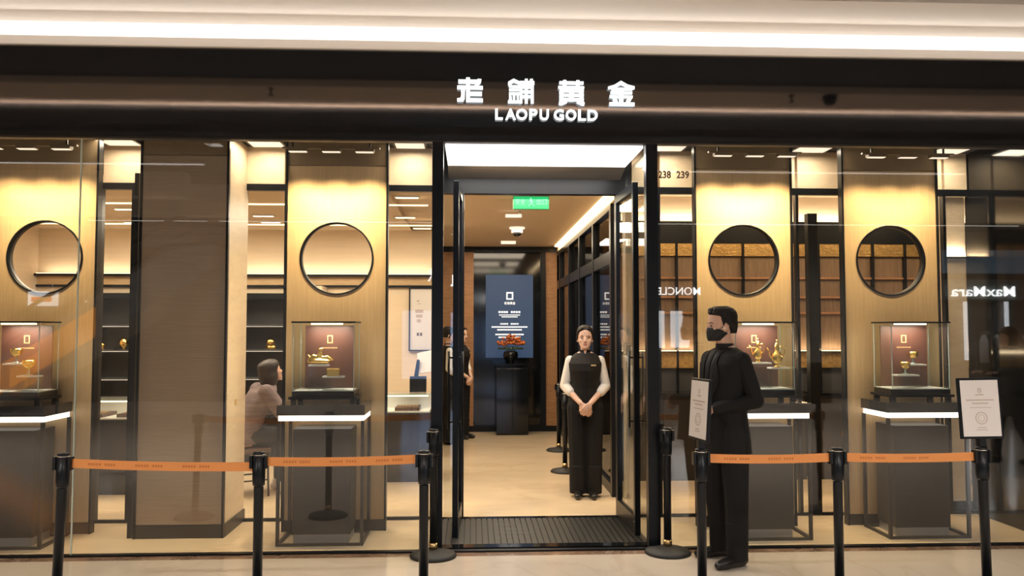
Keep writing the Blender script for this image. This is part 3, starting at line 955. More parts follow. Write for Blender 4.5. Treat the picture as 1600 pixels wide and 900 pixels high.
def showcase(name, label, loc, L, D, rotz=0.0, H=0.93):
    t = thing(name, label, 'showcase', loc, rotz, 'glass jewellery counters in the left sales room')
    bx('counter_base', -L / 2, L / 2, -D / 2, D / 2, 0.0, H - 0.20, BLACKG, t)
    bx('tray_floor', -L / 2 + 0.01, L / 2 - 0.01, -D / 2 + 0.01, D / 2 - 0.01, H - 0.199, H - 0.185, WHITEA, t)
    bx('front_glass', -L / 2, L / 2, -D / 2, -D / 2 + 0.006, H - 0.184, H - 0.012, GLASSV, t)
    bx('rear_panel', -L / 2, L / 2, D / 2 - 0.012, D / 2, H - 0.184, H - 0.012, WHITEA, t)
    bx('top_glass', -L / 2, L / 2, -D / 2, D / 2, H - 0.0118, H, GLASSV, t)
    bx('top_edge', -L / 2, L / 2, -D / 2 - 0.004, -D / 2 - 0.0005, H - 0.012, H, GLASSE, t)
    bx('inner_led', -L / 2 + 0.02, L / 2 - 0.02, -D / 2 + 0.01, -D / 2 + 0.02, H - 0.025, H - 0.013, E_DOWN, t)
    nt = max(1, int(L / 0.34))
    for k in range(nt):
        x = -L / 2 + (k + 0.5) * L / nt
        tr = bx('jewel_tray', x - 0.13, x + 0.13, -D / 2 + 0.07, D / 2 - 0.08, H - 0.184, H - 0.150, REDWD, t)
        for q in range(6):
            bx('gold_piece', -0.10 + q * 0.036, -0.08 + q * 0.036, -0.08, 0.06, 0.0172, 0.025, GOLD, tr)
    return t


showcase('glass_counter', 'lit glass jewellery counter below the framed picture', (-0.95, 3.05, 0), 1.0, 0.5)
showcase('glass_counter', 'lit glass jewellery counter seen left of the plain column', (-4.0, 2.5, 0), 1.6, 0.5)
t = thing('card_terminal', 'black stand with white tablet on the counter under the picture', 'terminal', (-0.60, 3.15, 0.931))
bx('terminal_box', -0.09, 0.09, -0.06, 0.06, 0.0, 0.17, BLACK, t, 0.004)
MB().cap((-0.02, 0, 0.18), (0.0, 0, 0.34), 0.025, 0.018).build('neck', BLACK, t, True)
MB().box(-0.10, 0.10, -0.008, 0.008, -0.12, 0.12).build('tablet', WHITEP, t, loc=(0.09, 0.0, 0.33), rot=(R(-15), R(-12), R(-20)))

# desk and stool of the seated customer
t = thing('sales_desk', 'dark sales desk in front of the seated customer', 'desk', (-1.52, 2.50, 0))
bx('desk_top', -0.38, 0.40, -0.26, 0.26, 0.74, 0.78, BLACKG, t)
for a in (-0.36, 0.34):
    bx('desk_side', a, a + 0.04, -0.24, 0.24, 0.0, 0.739, BLACK, t)
bx('desk_front', -0.319, 0.339, -0.24, -0.21, 0.25, 0.739, BLACK, t)
t = thing('customer_chair', 'brown chair with slim metal legs under the seated customer', 'chair', (-2.25, 2.2, 0), R(118))
bx('seat', -0.22, 0.22, -0.22, 0.22, 0.42, 0.47, mat('chair_leather', (0.09, 0.05, 0.035), 0.5), t, 0.012)
for sx in (-1, 1):
    for sy in (-1, 1):
        MB().tube([(sx * 0.19, sy * 0.19, 0.42), (sx * 0.20, sy * 0.20, 0.0)], 0.011).build('leg', DARKBR, t, True)
    MB().tube([(sx * 0.196, -0.19, 0.16), (sx * 0.196, 0.19, 0.16)], 0.008).build('stretcher', DARKBR, t, True)

# ------------------------------------------------------------------ corridor
struct(bx('ceiling', -0.78, 1.48, 1.15, 7.3, 2.95, 3.02, CEILS), 'beige ceiling of the corridor')
struct(bx('wall_end', -0.78, 1.48, 7.2, 7.3, 0.0, 2.95, BLACKG), 'glossy black wall at the end of the corridor')
e1 = struct(bx('trim_60', -0.78, 0.02, 7.14, 7.199, 0.09, 2.94, WOOD), 'brown wood panel left of the black end wall')
e2 = struct(bx('trim_61', 1.175, 1.36, 7.14, 7.199, 0.09, 2.94, WOOD), 'brown wood panel right of the black end wall')
struct(bx('trim_62', -0.78, 1.36, 7.12, 7.199, 0.0, 0.089, BLACK), 'black skirting of the end wall')
struct(bx('trim_63', -0.78, 1.36, 7.12, 7.199, 2.86, 2.949, BLACK), 'black top rail of the end wall')
struct(bx('trim_64', 1.10, 1.174, 7.10, 7.199, 0.09, 2.86, BLACK), 'black upright of the end wall')
# corridor right side: framed dark glazing
wr = sthing('wall_corridor', 'black framed dark glazed partition along the right of the corridor', (1.40, 0, 0))
ys = (1.95, 3.15, 4.35, 5.5, 6.75)
for y in ys:
    bx('upright', -0.045, 0.045, y - 0.045, y + 0.045, 0.0, 2.80, BLACK, wr)
bx('base_rail', -0.035, 0.035, 1.995, 7.19, 0.0, 0.10, BLACK, wr)
bx('top_rail', -0.045, 0.045, 1.905, 7.19, 2.80, 2.86, BLACK, wr)
bx('transom', -0.04, 0.04, 1.995, 7.19, 2.27, 2.40, BLACK, wr)
for a, b in zip(ys, ys[1:] + (7.19,)):
    bx('lower_pane', -0.006, 0.006, a + 0.046, b - 0.046, 0.10, 2.27, GLASST, wr)
    bx('upper_pane', -0.006, 0.006, a + 0.046, b - 0.046, 2.40, 2.80, GLASST, wr)
struct(bx('wall_end_post', 1.362, 1.44, 1.16, 1.30, 0.0, 2.81, CREAM), 'cream wall end behind the right door')
tag(bx('corridor_cove_light', 1.30, 1.352, 1.2, 6.9, 2.925, 2.949, E_WARM), 'long warm light line along the top of the corridor glazing', 'light')
area('corridor_cove_glow', (1.325, 4.05, 2.92), 0.05, 5.6, 14, WARM)
struct(bx('trim_65', 1.355, 1.48, 1.15, 7.19, 2.861, 2.949, CREAMW), 'cream strip above the corridor glazing')

# exit sign
t = thing('exit_sign', 'green illuminated emergency exit sign hanging below the corridor ceiling', 'sign', (0.58, 2.0, 2.81))
bx('sign_case', -0.178, 0.178, 0.0, 0.03, 0.0, 0.132, mat('exit_case', (0.05, 0.30, 0.14), 0.4), t)
f = bx('sign_face', -0.172, 0.172, -0.004, -0.0005, 0.005, 0.127, E_EXIT, t)
for a, b in (((-0.155, -0.06), '安全'), ((0.055, 0.155), '出口')):
    text_part('exit_lettering', b, E_EXITT, t, a[0], a[1], 0.045, 0.105, -0.0055, 0.0004)
m = MB()
m.ell((-0.004, -0.006, 0.105), (0.010, 0.001, 0.010))
m.chain([(0.0, -0.006, 0.09), (0.004, -0.006, 0.06)], [0.007, 0.006])
m.chain([(0.004, -0.006, 0.06), (-0.018, -0.006, 0.045), (-0.020, -0.006, 0.025)], [0.005, 0.004, 0.003])
m.chain([(0.004, -0.006, 0.06), (0.020, -0.006, 0.042), (0.032, -0.006, 0.03)], [0.005, 0.004, 0.003])
m.chain([(0.0, -0.006, 0.085), (-0.022, -0.006, 0.075)], [0.004, 0.003])
m.chain([(0.0, -0.006, 0.085), (0.022, -0.006, 0.070)], [0.004, 0.003])
m.build('running_figure', E_EXITT, t, True)
bx('hanger_rod', -0.01, 0.01, 0.008, 0.022, 0.132, 0.14, STEEL, t)
t = thing('ceiling_spot_bar', 'short white bar light under the corridor ceiling by the exit sign', 'light', (0.47, 3.1, 2.88))
bx('bar', -0.10, 0.08, -0.03, 0.03, 0.0, 0.03, E_PANEL, t)
MB().tube([(0.06, 0, 0.03), (0.06, 0, 0.07)], 0.012).build('rod', STEEL, t, True)
t = thing('dome_camera', 'white and black dome security camera on the corridor ceiling', 'camera', (0.58, 4.6, 2.83))
MB().lathe([(0.005, 0.12), (0.10, 0.12), (0.10, 0.10), (0.075, 0.095), (0.075, 0.05), (0.005, 0.05)]).build('camera_housing', E_PANEL, t, True)  # housing is given its own glow, though the camera is no lamp
MB().lathe([(0.005, 0.0), (0.035, 0.008), (0.058, 0.03), (0.062, 0.049), (0.005, 0.0495)]).build('camera_dome', BLACKG, t, True)
t = thing('ceiling_spot_bar', 'short white bar light at the far end of the corridor ceiling', 'light', (0.55, 6.3, 2.91))
bx('bar', -0.12, 0.10, -0.04, 0.04, 0.0, 0.038, E_PANEL, t)

# dark blue glowing panel with white text at the corridor end
t = thing('lit_wall_panel', 'dark blue glowing panel with white logo and text at the corridor end', 'screen', (0.60, 7.17, 0.0))
bx('panel_bezel', -0.40, 0.39, 0.0, 0.028, 1.15, 2.52, BLACKG, t)
bx('panel_face', -0.385, 0.375, -0.006, -0.0005, 1.17, 2.50, E_BLUEP, t)
m = MB()
for a in ((-0.055, -0.035, 2.10, 2.22), (0.035, 0.055, 2.10, 2.22), (-0.035, 0.035, 2.20, 2.22), (-0.035, 0.035, 2.10, 2.12)):
    m.box(a[0], a[1], -0.010, -0.0065, a[2], a[3])
m.build('logo', E_TXT, t)
text_part('logo_lettering', '老铺黄金', E_TXT, t, -0.09, 0.09, 2.02, 2.065, -0.008, 0.0005)
m = MB()
rows = ((1.885, 0.36, 9, 0.03), (1.845, 0.34, 14, 0.014), (1.815, 0.26, 13, 0.014), (1.70, 0.30, 9, 0.022), (1.65, 0.58, 24, 0.022), (1.605, 0.40, 16, 0.022), (1.53, 0.46, 18, 0.022), (1.485, 0.36, 14, 0.022))
for z, wd_, n_, h_ in rows:
    for k_ in range(n_):
        if k_ == n_ // 2 and n_ in (9, 18):
            continue
        x = -wd_ / 2 + wd_ * k_ / n_
        m.box(x, x + wd_ / n_ * 0.72, -0.010, -0.0065, z, z + h_)
o = m.build('text_rows', E_TXT, t)
o['kind'] = 'stuff'

t = thing('console_cabinet', 'glossy black console cabinet carrying the flower vase', 'cabinet', (0.62, 6.86, 0))
bx('cabinet_body', -0.25, 0.25, -0.20, 0.22, 0.03, 1.07, BLACKG, t, 0.004)
for s in (-1, 1):
    d = bx('cabinet_door', s * 0.124 - 0.119, s * 0.124 + 0.119, -0.215, -0.2005, 0.06, 1.02, BLACKG, t, 0.003)
bx('plinth', -0.24, 0.24, -0.18, 0.21, 0.0, 0.03, RUBBER, t)
bx('cabinet_top', -0.29, 0.29, -0.23, 0.24, 1.0705, 1.095, BLACKG, t)
t = thing('flower_vase', 'dark vase of orange flowers on the black console', 'vase', (0.60, 6.84, 1.0955))
MB().lathe([(0.005, 0.0), (0.06, 0.0), (0.05, 0.02), (0.10, 0.07), (0.12, 0.12), (0.11, 0.17), (0.09, 0.19), (0.08, 0.185), (0.005, 0.12)]).build('vase_body', BLACKG, t, True)
ico = None
m1, m2, m3 = MB(), MB(), MB()
for k_ in range(70):
    a, r_ = random.uniform(0, 2 * PI), 0.22 * math.sqrt(random.random())
    zz = 0.25 + 0.20 * math.sqrt(max(0, 1 - (r_ / 0.23) ** 2)) * random.uniform(0.3, 1.0)
    mm = (m1, m1, m2)[k_ % 3]
    mm.ell((r_ * math.cos(a), r_ * 0.7 * math.sin(a), zz), (0.028, 0.028, 0.022), n=6, k=4)
for k_ in range(16):
    a = 2 * PI * k_ / 16
    m3.tube([(0.02 * math.cos(a), 0.02 * math.sin(a), 0.13), (0.10 * math.cos(a), 0.08 * math.sin(a), 0.26)], 0.004, 5)
    m3.ell((0.17 * math.cos(a), 0.12 * math.sin(a), 0.23), (0.035, 0.02, 0.015), n=6, k=4)
for nm, mm, mt in (('blossoms', m1, FLOWER), ('dark_blossoms', m2, FLOWER2), ('foliage', m3, LEAF)):
    o = mm.build(nm, mt, t, True)
    o['kind'] = 'stuff'

# ------------------------------------------------------------------ right room
struct(bx('ceiling', 1.48, 6.2, 1.09, 3.4, 3.15, 3.2, CEILS), 'ceiling of the right side room')
wb = sthing('wall_side_room', 'shelved back wall of the right side room', (0, 3.22, 0))
bx('upper_wall', 1.48, 6.2, 0.0, 0.08, 2.86, 3.15, CREAMW, wb)
bx('dark_band', 1.48, 6.2, -0.03, 0.08, 2.61, 2.859, BLACK, wb)
bx('wood_back', 1.48, 6.2, 0.02, 0.08, 1.37, 2.459, WOODD, wb)
bx('low_back', 1.48, 6.2, 0.0, 0.08, 0.0, 1.18, CHARC, wb)
xs = (1.48, 2.02, 2.33, 2.62, 3.10, 3.66, 3.98, 4.30, 4.62, 5.0, 5.4, 5.8, 6.2)
for a, b in zip(xs[:-1], xs[1:]):
    bx('hammered_panel', a + 0.012, b - 0.012, -0.015, 0.08, 2.463, 2.606, HAMMER, wb)
    bx('hammered_panel', a + 0.012, b - 0.012, -0.03, 0.08, 1.185, 1.362, HAMMER, wb)
for x in xs[1:-1]:
    bx('mullion', x - 0.011, x + 0.011, -0.04, 0.019, 0.0, 2.609, BLACK, wb)
for z in (2.20, 1.98, 1.80):
    bx('slat_rail', 1.48, 6.2, -0.01, 0.0195, z, z + 0.02, WOOD, wb)
bx('shelf_line', 1.48, 6.2, -0.05, 0.0195, 1.362, 1.372, BLACK, wb)
tag(bx('shelf_led', 1.50, 6.18, 3.19, 3.20, 1.374, 1.384, E_WARM), 'warm light line above the hammered gold band in the right room', 'light')
area('shelf_glow', (3.85, 3.17, 1.39), 4.6, 0.02, 14, WARM, (R(180 - 20), 0, 0))
area('shelf_glow_low', (3.85, 3.12, 1.36), 4.6, 0.02, 12, WARM, (R(-35), 0, 0))
tag(bx('upper_led', 1.50, 6.18, 3.17, 3.185, 2.861, 2.87, E_WARM), 'warm light line at the top of the right room wall', 'light')
area('upper_glow', (3.85, 3.17, 2.875), 4.6, 0.02, 12, WARM2, (R(180 - 25), 0, 0))
for x0, x1, lb in ((1.52, 2.58, 'low dark cabinet behind the right door post'), (2.66, 3.62, 'low dark cabinet in the middle of the right room'), (3.70, 4.42, 'low dark cabinet at the right end of the side room')):
    t = thing('low_cabinet', lb, 'cabinet', ((x0 + x1) / 2, 2.95, 0))
    w2 = (x1 - x0) / 2
    bx('cabinet_body', -w2, w2, -0.20, 0.21, 0.0, 0.90, DARKBR, t)
    bx('cabinet_top', -w2 - 0.005, w2 + 0.005, -0.22, 0.21, 0.901, 0.93, BLACKG, t)
    for s in (-1, 1):
        d = bx('cabinet_door', s * w2 / 2 - w2 / 2 + 0.01, s * w2 / 2 + w2 / 2 - 0.01, -0.215, -0.2005, 0.06, 0.86, DARKBR, t)
        bx('knob', -s * (w2 / 2 - 0.05) - 0.01, -s * (w2 / 2 - 0.05) + 0.01, -0.025, -0.008, 0.0, 0.06, BRASS, d)
# cream end wall behind the last upright
struct(bx('wall_end_right', 4.226, 4.438, 1.09, 1.14, 0.10, 2.816, CREAM), 'cream stone strip at the right end of the window display')
struct(bx('trim_66', 4.226, 4.438, 1.08, 1.14, 0.0, 0.099, BLACK), 'black skirting under the cream strip')

t = thing('wall_light_ledge', 'small black ledge with warm uplight on the cream strip at the right end', 'light', (4.33, 1.085, 2.26))
bx('ledge', -0.103, 0.106, -0.035, 0.004, 0.0, 0.012, BLACK, t)
bx('ledge_strip', -0.095, 0.098, -0.020, -0.012, 0.0125, 0.018, E_WARM, t)
area('ledge_uplight', (0, -0.016, 0.022), 0.18, 0.012, 1.6, WARM2, (R(180 - 25), 0, 0), parent=t)

# ------------------------------------------------------------------ stanchions
def stanchion(x, y, label, group, belt_to=None, lean=0.0, rotz=0.0, belt_z=0.0):
    t = thing('stanchion_post', label, 'stanchion', (x, y, 0.0), 0.0, group)
    t.rotation_euler = (0, R(lean), rotz)
    MB().lathe([(0.002, 0.0), (0.165, 0.0), (0.168, 0.012), (0.150, 0.028), (0.060, 0.045), (0.034, 0.055), (0.002, 0.056)], n=36).build('base', RUBBER, t, True)
    MB().lathe([(0.002, 0.0565), (0.031, 0.0565), (0.031, 0.10), (0.002, 0.1005)], n=20).build('brass_collar', BRASS, t, True)
    MB().lathe([(0.002, 0.101), (0.028, 0.101), (0.028, 0.700), (0.0285, 0.705), (0.002, 0.7055)], n=20).build('tube', BLACK, t, True)
    MB().lathe([(0.002, 0.706), (0.034, 0.712), (0.037, 0.74), (0.037, 0.885), (0.002, 0.8855)], n=20).build('belt_head', BLACK, t, True)
    MB().lathe([(0.002, 0.886), (0.0375, 0.886), (0.0375, 0.891), (0.002, 0.8915)], n=20).build('steel_ring', STEEL, t, True)
    MB().lathe([(0.002, 0.892), (0.036, 0.892), (0.034, 0.904), (0.002, 0.908)], n=20).build('cap', BLACK, t, True)
    for s in (-1, 1):
        bx('belt_slot', s * 0.043 - 0.008, s * 0.043 + 0.008, -0.022, 0.022, 0.81, 0.885, BLACK, t)
    if belt_to:
        L = belt_to - 0.052
        b = MB()
        N = 16
        rs = []
        for i in range(N + 1):
            u = i / N
            xx = 0.052 + (L - 0.052) * u
            sag = -0.008 * 4 * u * (1 - u)
            rs.append([(xx, -0.0012, 0.822 + sag + belt_z * u), (xx, 0.0012, 0.822 + sag + belt_z * u), (xx, 0.0012, 0.874 + sag + belt_z * u), (xx, -0.0012, 0.874 + sag + belt_z * u)])
        b.rings(rs)
        bo = b.build('belt', BELT, t)
        p = MB()
        q = 0.14
        while q < L - 0.2:
            for c_ in range(10):
                uu = (q + c_ * 0.016) / L
                sag = -0.008 * 4 * uu * (1 - uu)
                if c_ != 5:
                    p.box(q + c_ * 0.016, q + c_ * 0.016 + 0.011, -0.0022, -0.0014, 0.842 + sag + belt_z * uu, 0.856 + sag + belt_z * uu)
            q += 0.27
        po = p.build('belt_print', BELTP, bo)
        po['kind'] = 'stuff'
    return t


G1 = 'front row of belt stanchions'
YF = -1.2
stanchion(-2.386, YF, 'leftmost black stanchion post of the front barrier', G1, 1.14, 1.5)
stanchion(-1.245, YF, 'middle black stanchion post of the left barrier', G1, 0.963, 0, 0, 0.008)
stanchion(-0.282, YF, 'black stanchion post ending the left barrier at the entrance', G1)
sA = stanchion(1.373, YF, 'black stanchion post with tilted info board beside the man', G1, 0.835)
stanchion(2.208, YF, 'middle black stanchion post of the right barrier', G1, 0.914)
sB = stanchion(3.122, YF, 'rightmost black stanchion post carrying a framed white sign', G1, None, -1.0)
G2 = 'posts standing by the doors'
stanchion(-0.275, -0.13, 'black stanchion post with brass collar at the left door post', G2)
stanchion(1.42, -0.12, 'black stanchion post with brass collar at the right door post', G2)
G3 = 'posts inside the corridor'
stanchion(1.16, 5.0, 'black stanchion post inside, farther behind the woman', G3)
stanchion(1.06, 3.35, 'black stanchion post inside, just behind the woman', G3)


def sign_board(par, rotz, label):
    s = bx('sign_frame', -0.130, 0.130, -0.010, 0.010, 0.955, 1.325, BLACK, par, 0.004)
    s['label'] = label
    s.rotation_euler = (R(-4), 0, rotz)
    bx('sign_neck', -0.02, 0.02, -0.02, 0.02, 0.908, 0.956, BLACK, par)
    sh = bx('sign_sheet', -0.115, 0.115, -0.0125, -0.0105, -0.170, 0.170, WHITEP, s)
    m = MB()
    for a in ((-0.010, -0.006, 0.095, 0.120), (0.006, 0.010, 0.095, 0.120), (-0.006, 0.006, 0.116, 0.120), (-0.006, 0.006, 0.095, 0.099)):
        m.box(a[0], a[1], -0.0020, -0.0011, a[2], a[3])
    for z, w_, n_, h_ in ((0.078, 0.05, 5, 0.007), (0.045, 0.17, 14, 0.008), (0.025, 0.10, 9, 0.008), (0.002, 0.13, 18, 0.004), (-0.120, 0.05, 6, 0.005), (-0.132, 0.07, 9, 0.004)):
        for k_ in range(n_):
            x = -w_ / 2 + w_ * k_ / n_
            m.box(x, x + w_ / n_ * 0.75, -0.0020, -0.0011, z, z + h_)
    for k_ in range(28):
        a = 2 * PI * k_ / 28
        m.box(-0.004, 0.004, -0.0020, -0.0011, 0.032, 0.037, Matrix.Translation((0, 0, -0.06)) @ Matrix.Rotation(a, 4, 'Y'))
        if k_ % 2 == 0:
            m.box(-0.003, 0.003, -0.0020, -0.0011, 0.018, 0.022, Matrix.Translation((0, 0, -0.06)) @ Matrix.Rotation(a, 4, 'Y'))
    o = m.build('sheet_print', PRINT, sh)
    o['kind'] = 'stuff'
    return s


sign_board(sB, R(-3), 'black framed white notice facing the corridor')
s = sign_board(sA, R(-80), 'black framed white notice turned towards the entrance')

# ------------------------------------------------------------------ people
def ring_scale(rows, s):
    return rows


def head_shape(m, c, rot, s=1.0, nose=True, ears=True):
    """head with face towards -Y; c = chin height centre of the neck"""
    prof = ((0.0, 0.020, 0.020, -0.062), (0.010, 0.036, 0.036, -0.050), (0.030, 0.050, 0.058, -0.032), (0.060, 0.062, 0.076, -0.014), (0.095, 0.069, 0.088, -0.003),
            (0.130, 0.073, 0.095, 0.004), (0.165, 0.073, 0.096, 0.008), (0.195, 0.064, 0.084, 0.010), (0.213, 0.046, 0.062, 0.010), (0.224, 0.020, 0.028, 0.010))
    n = 24
    rs = []
    for z, rx, ry, cy in prof:
        rs.append([Vector(c) + rot @ (Vector((rx * math.cos(2 * PI * k / n), cy + ry * math.sin(2 * PI * k / n), z)) * s) for k in range(n)])
    m.rings(rs)
    P = lambda x, y, z: Vector(c) + rot @ (Vector((x, y, z)) * s)
    if nose:
        m.cap(P(0, -0.092, 0.112), P(0, -0.103, 0.076), 0.007 * s, 0.011 * s)
        for q in (-1, 1):
            m.cap(P(q * 0.008, -0.092, 0.072), P(q * 0.011, -0.086, 0.073), 0.007 * s, 0.006 * s)
            m.cap(P(q * 0.018, -0.082, 0.122), P(q * 0.048, -0.066, 0.120), 0.008 * s, 0.007 * s)
            m.ell(P(q * 0.038, -0.060, 0.078), (0.022 * s, 0.020 * s, 0.022 * s))
        m.ell(P(0, -0.078, 0.044), (0.022 * s, 0.014 * s, 0.012 * s))
        m.ell(P(0, -0.070, 0.016), (0.020 * s, 0.016 * s, 0.014 * s))
    if ears:
        for q in (-1, 1):
            m.ell(P(q * 0.074, 0.008, 0.092), (0.010 * s, 0.020 * s, 0.030 * s), rot)
    return P


def hand_shape(m, w, d, nrm, s=1.0, curl=0.35, flip=1):
    """wrist w, finger direction d, palm faces nrm; the thumb leaves the side"""
    w, d, nrm = Vector(w), Vector(d).normalized(), Vector(nrm)
    nrm = (nrm - d * nrm.dot(d)).normalized()
    side = d.cross(nrm).normalized() * flip
    mat3 = Matrix((side, d, nrm)).transposed()
    m.ell(w + d * 0.045 * s, (0.038 * s, 0.052 * s, 0.015 * s), mat3)
    for i, L in enumerate((0.070, 0.078, 0.072, 0.056)):
        p = w + d * 0.085 * s + side * (0.030 - 0.0200 * i) * s
        dd = d.copy()
        pts, rad = [p - d * 0.02 * s, p], [0.0085 * s, 0.0080 * s]
        for k_, q in enumerate((0.45, 0.32, 0.23)):
            a = curl * (k_ + 1)
            dd = d * math.cos(a) + nrm * math.sin(a)
            p = p + dd * L * q * s
            pts.append(p)
            rad.append((0.0078, 0.0074, 0.0066)[k_] * s)
        m.chain(pts, rad)
    p0 = w + d * 0.022 * s + side * 0.022 * s
    p1 = p0 + (d * 0.6 + side * 0.62 + nrm * 0.3).normalized() * 0.042 * s
    p2 = p1 + (d * 0.85 + side * 0.2 + nrm * 0.4).normalized() * 0.032 * s
    m.chain([p0, p1, p2], [0.0125 * s, 0.0105 * s, 0.0085 * s])


def face_bits(t, P, rot, s, brow=True, lips=True):
    e3 = rot.to_3x3() if hasattr(rot, 'to_3x3') else rot
    for q in (-1, 1):
        MB().ell(P(q * 0.031, -0.0815, 0.106), (0.0125 * s, 0.005 * s, 0.0052 * s), e3).build('eye', EYE, t, True)
        if brow:
            MB().chain([P(q * 0.016, -0.0925, 0.124), P(q * 0.034, -0.0855, 0.1275), P(q * 0.050, -0.0705, 0.123)], [0.0026 * s, 0.0030 * s, 0.0018 * s]).build('eyebrow', BROW, t, True)
    if lips:
        m = MB()
        m.ell(P(0, -0.0925, 0.0475), (0.021 * s, 0.005 * s, 0.0042 * s), e3)
        m.ell(P(0, -0.0915, 0.0405), (0.016 * s, 0.005 * s, 0.0042 * s), e3)
        m.build('lips', LIP, t, True)


def shoe(t, pos, yaw, mt=SHOE, L=0.27, low=False):
    m = MB()
    a = Matrix.Translation(pos) @ Matrix.Rotation(yaw, 4, 'Z')
    P = lambda x, y, z: a @ Vector((x, y, z))
    h = 0.045 if low else 0.06
    m.chain([P(0, 0.055, 0.045), P(0, -0.02, 0.045), P(0, -0.11, 0.034), P(0, -0.165, 0.030)], [0.040, 0.042, 0.041, 0.030])
    m.cap(P(0, 0.045, 0.05), P(0, 0.035, h + 0.03), 0.042, 0.040)
    m.cap(P(-0.012, 0.05, 0.014), P(-0.012, -0.15, 0.014), 0.013, 0.013)
    m.cap(P(0.012, 0.05, 0.014), P(0.012, -0.15, 0.014), 0.013, 0.013)
    return remesh('shoe', m, 0.007, 3, mt, t)


# --- woman at the door -----------------------------------------------------
def make_woman(label, loc, rotz):
    t = thing('person', label, 'person', loc, rotz)
    V = 0.0045
    TR = [(0.80, 0.140, 0.095, 0, 0.01), (0.88, 0.158, 0.105, 0, 0.012), (0.95, 0.150, 0.100, 0, 0.008), (1.05, 0.122, 0.085, 0, 0.0), (1.12, 0.122, 0.088, 0, -0.004),
          (1.22, 0.142, 0.105, 0, -0.010), (1.29, 0.150, 0.100, 0, -0.004), (1.345, 0.145, 0.075, 0, 0.008), (1.385, 0.095, 0.055, 0, 0.012), (1.41, 0.050, 0.045, 0, 0.012)]
    J = {}
    for q in (-1, 1):
        J[q] = dict(sh=(q * 0.148, 0.012, 1.318), el=(q * 0.200, 0.025, 1.070), wr=(q * 0.048, -0.155, 0.915), hip=(q * 0.085, 0.0, 0.86), kn=(q * 0.078, -0.005, 0.46), an=(q * 0.062, 0.015, 0.09))
    b = MB()
    b.loft(TR)
    b.cap((0, 0.012, 1.37), (0, -0.004, 1.47), 0.046, 0.044)
    rot = Euler((0, 0, 0)).to_matrix()
    P = head_shape(b, (0, -0.004, 1.432), rot, 1.0)
    for q in (-1, 1):
        j = J[q]
        b.chain([j['sh'], j['el']], [0.037, 0.034])
        b.chain([j['el'], j['wr']], [0.036, 0.024])
        b.chain([j['hip'], j['kn'], j['an']], [0.085, 0.055, 0.036])
    hand_shape(b, (-0.046, -0.160, 0.912), (0.62, -0.10, -0.78), (0.15, 1.0, 0.1), 0.98, 0.30, -1)
    hand_shape(b, (0.046, -0.180, 0.914), (-0.62, -0.06, -0.78), (-0.15, 1.0, 0.1), 0.98, 0.42, 1)
    remesh('body', b, V, 2, SKINP, t)
    face_bits(t, P, rot, 1.0)
    # hair pulled back
    h = MB()
    n = 24
    hp = ((0.075, 0.060, 0.062, 0.042), (0.105, 0.078, 0.080, 0.028), (0.135, 0.082, 0.090, 0.022), (0.163, 0.083, 0.094, 0.0175), (0.195, 0.075, 0.093, 0.0125), (0.215, 0.058, 0.075, 0.012), (0.233, 0.026, 0.035, 0.012))
    h.rings([[P(rx * math.cos(2 * PI * k / n), cy + ry * math.sin(2 * PI * k / n), z) for k in range(n)] for z, rx, ry, cy in hp])
    h.ell(P(0, 0.108, 0.12), (0.045, 0.035, 0.045))
    for q in (-1, 1):
        h.chain([P(q * 0.030, -0.072, 0.196), P(q * 0.058, -0.046, 0.172), P(q * 0.074, -0.018, 0.125), P(q * 0.076, 0.010, 0.075)], [0.014, 0.015, 0.014, 0.013])
    remesh('hair', h, V, 3, HAIR, t)
    # white blouse with three-quarter sleeves
    s = MB()
    for q in (-1, 1):
        j = J[q]
        e, w = Vector(j['el']), Vector(j['wr'])
        s.chain([j['sh'], e], [0.047, 0.050])
        s.chain([e, e + (w - e) * 0.30], [0.050, 0.047])
        s.cap(e + (w - e) * 0.26, e + (w - e) * 0.36, 0.049, 0.046)
    s.loft([(1.25, 0.12, 0.09, 0, -0.004), (1.33, 0.145, 0.075, 0, 0.008), (1.37, 0.11, 0.06, 0, 0.01)])
    remesh('white_blouse', s, V, 3, SHIRTW, t)
    # long dark vest
    v = MB()
    VR = [(z, rx + (0.016 if z < 1.3 else 0.010), ry + 0.016, cx, cy) for z, rx, ry, cx, cy in TR[1:9]]
    VR[-2] = (1.345, 0.150, 0.092, 0, 0.008)
    VR[-1] = (1.392, 0.092, 0.066, 0, 0.012)
    VR.insert(0, (0.80, 0.178, 0.124, 0, 0.01))
    v.loft(VR)
    v.lathe([(0.058, 1.375), (0.056, 1.425), (0.050, 1.425), (0.052, 1.375)], (0, 0.006, 0), 20)
    remesh('vest', v, V, 2, VEST, t)
    # open collar notch, placket and name badge
    MB().prism([(-0.018, 1.425), (0.0, 1.368), (0.018, 1.425)], -0.058, -0.052).build('collar_opening', SKINP, t)
    bx('placket', -0.003, 0.003, -0.128, -0.120, 1.0, 1.22, TROUS, t)
    bx('name_badge', 0.055, 0.103, -0.1235, -0.1195, 1.268, 1.282, GOLDP, t)
    # wide trousers
    p = MB()
    for q in (-1, 1):
        j = J[q]
        p.chain([j['hip'], j['kn']], [0.098, 0.086])
        p.chain([j['kn'], (q * 0.072, 0.008, 0.11)], [0.086, 0.084])
        p.loft([(0.035, 0.082, 0.088, q * 0.074, 0.005), (0.30, 0.086, 0.090, q * 0.076, 0.0)])
    p.loft([(0.78, 0.150, 0.105, 0, 0.008), (0.88, 0.166, 0.113, 0, 0.012), (0.97, 0.152, 0.105, 0, 0.006)])
    remesh('trousers', p, V, 3, TROUS, t)
    for q in (-1, 1):
        shoe(t, (q * 0.062, -0.01, 0.0), R(q * 6), SHOE, low=True)
    return t


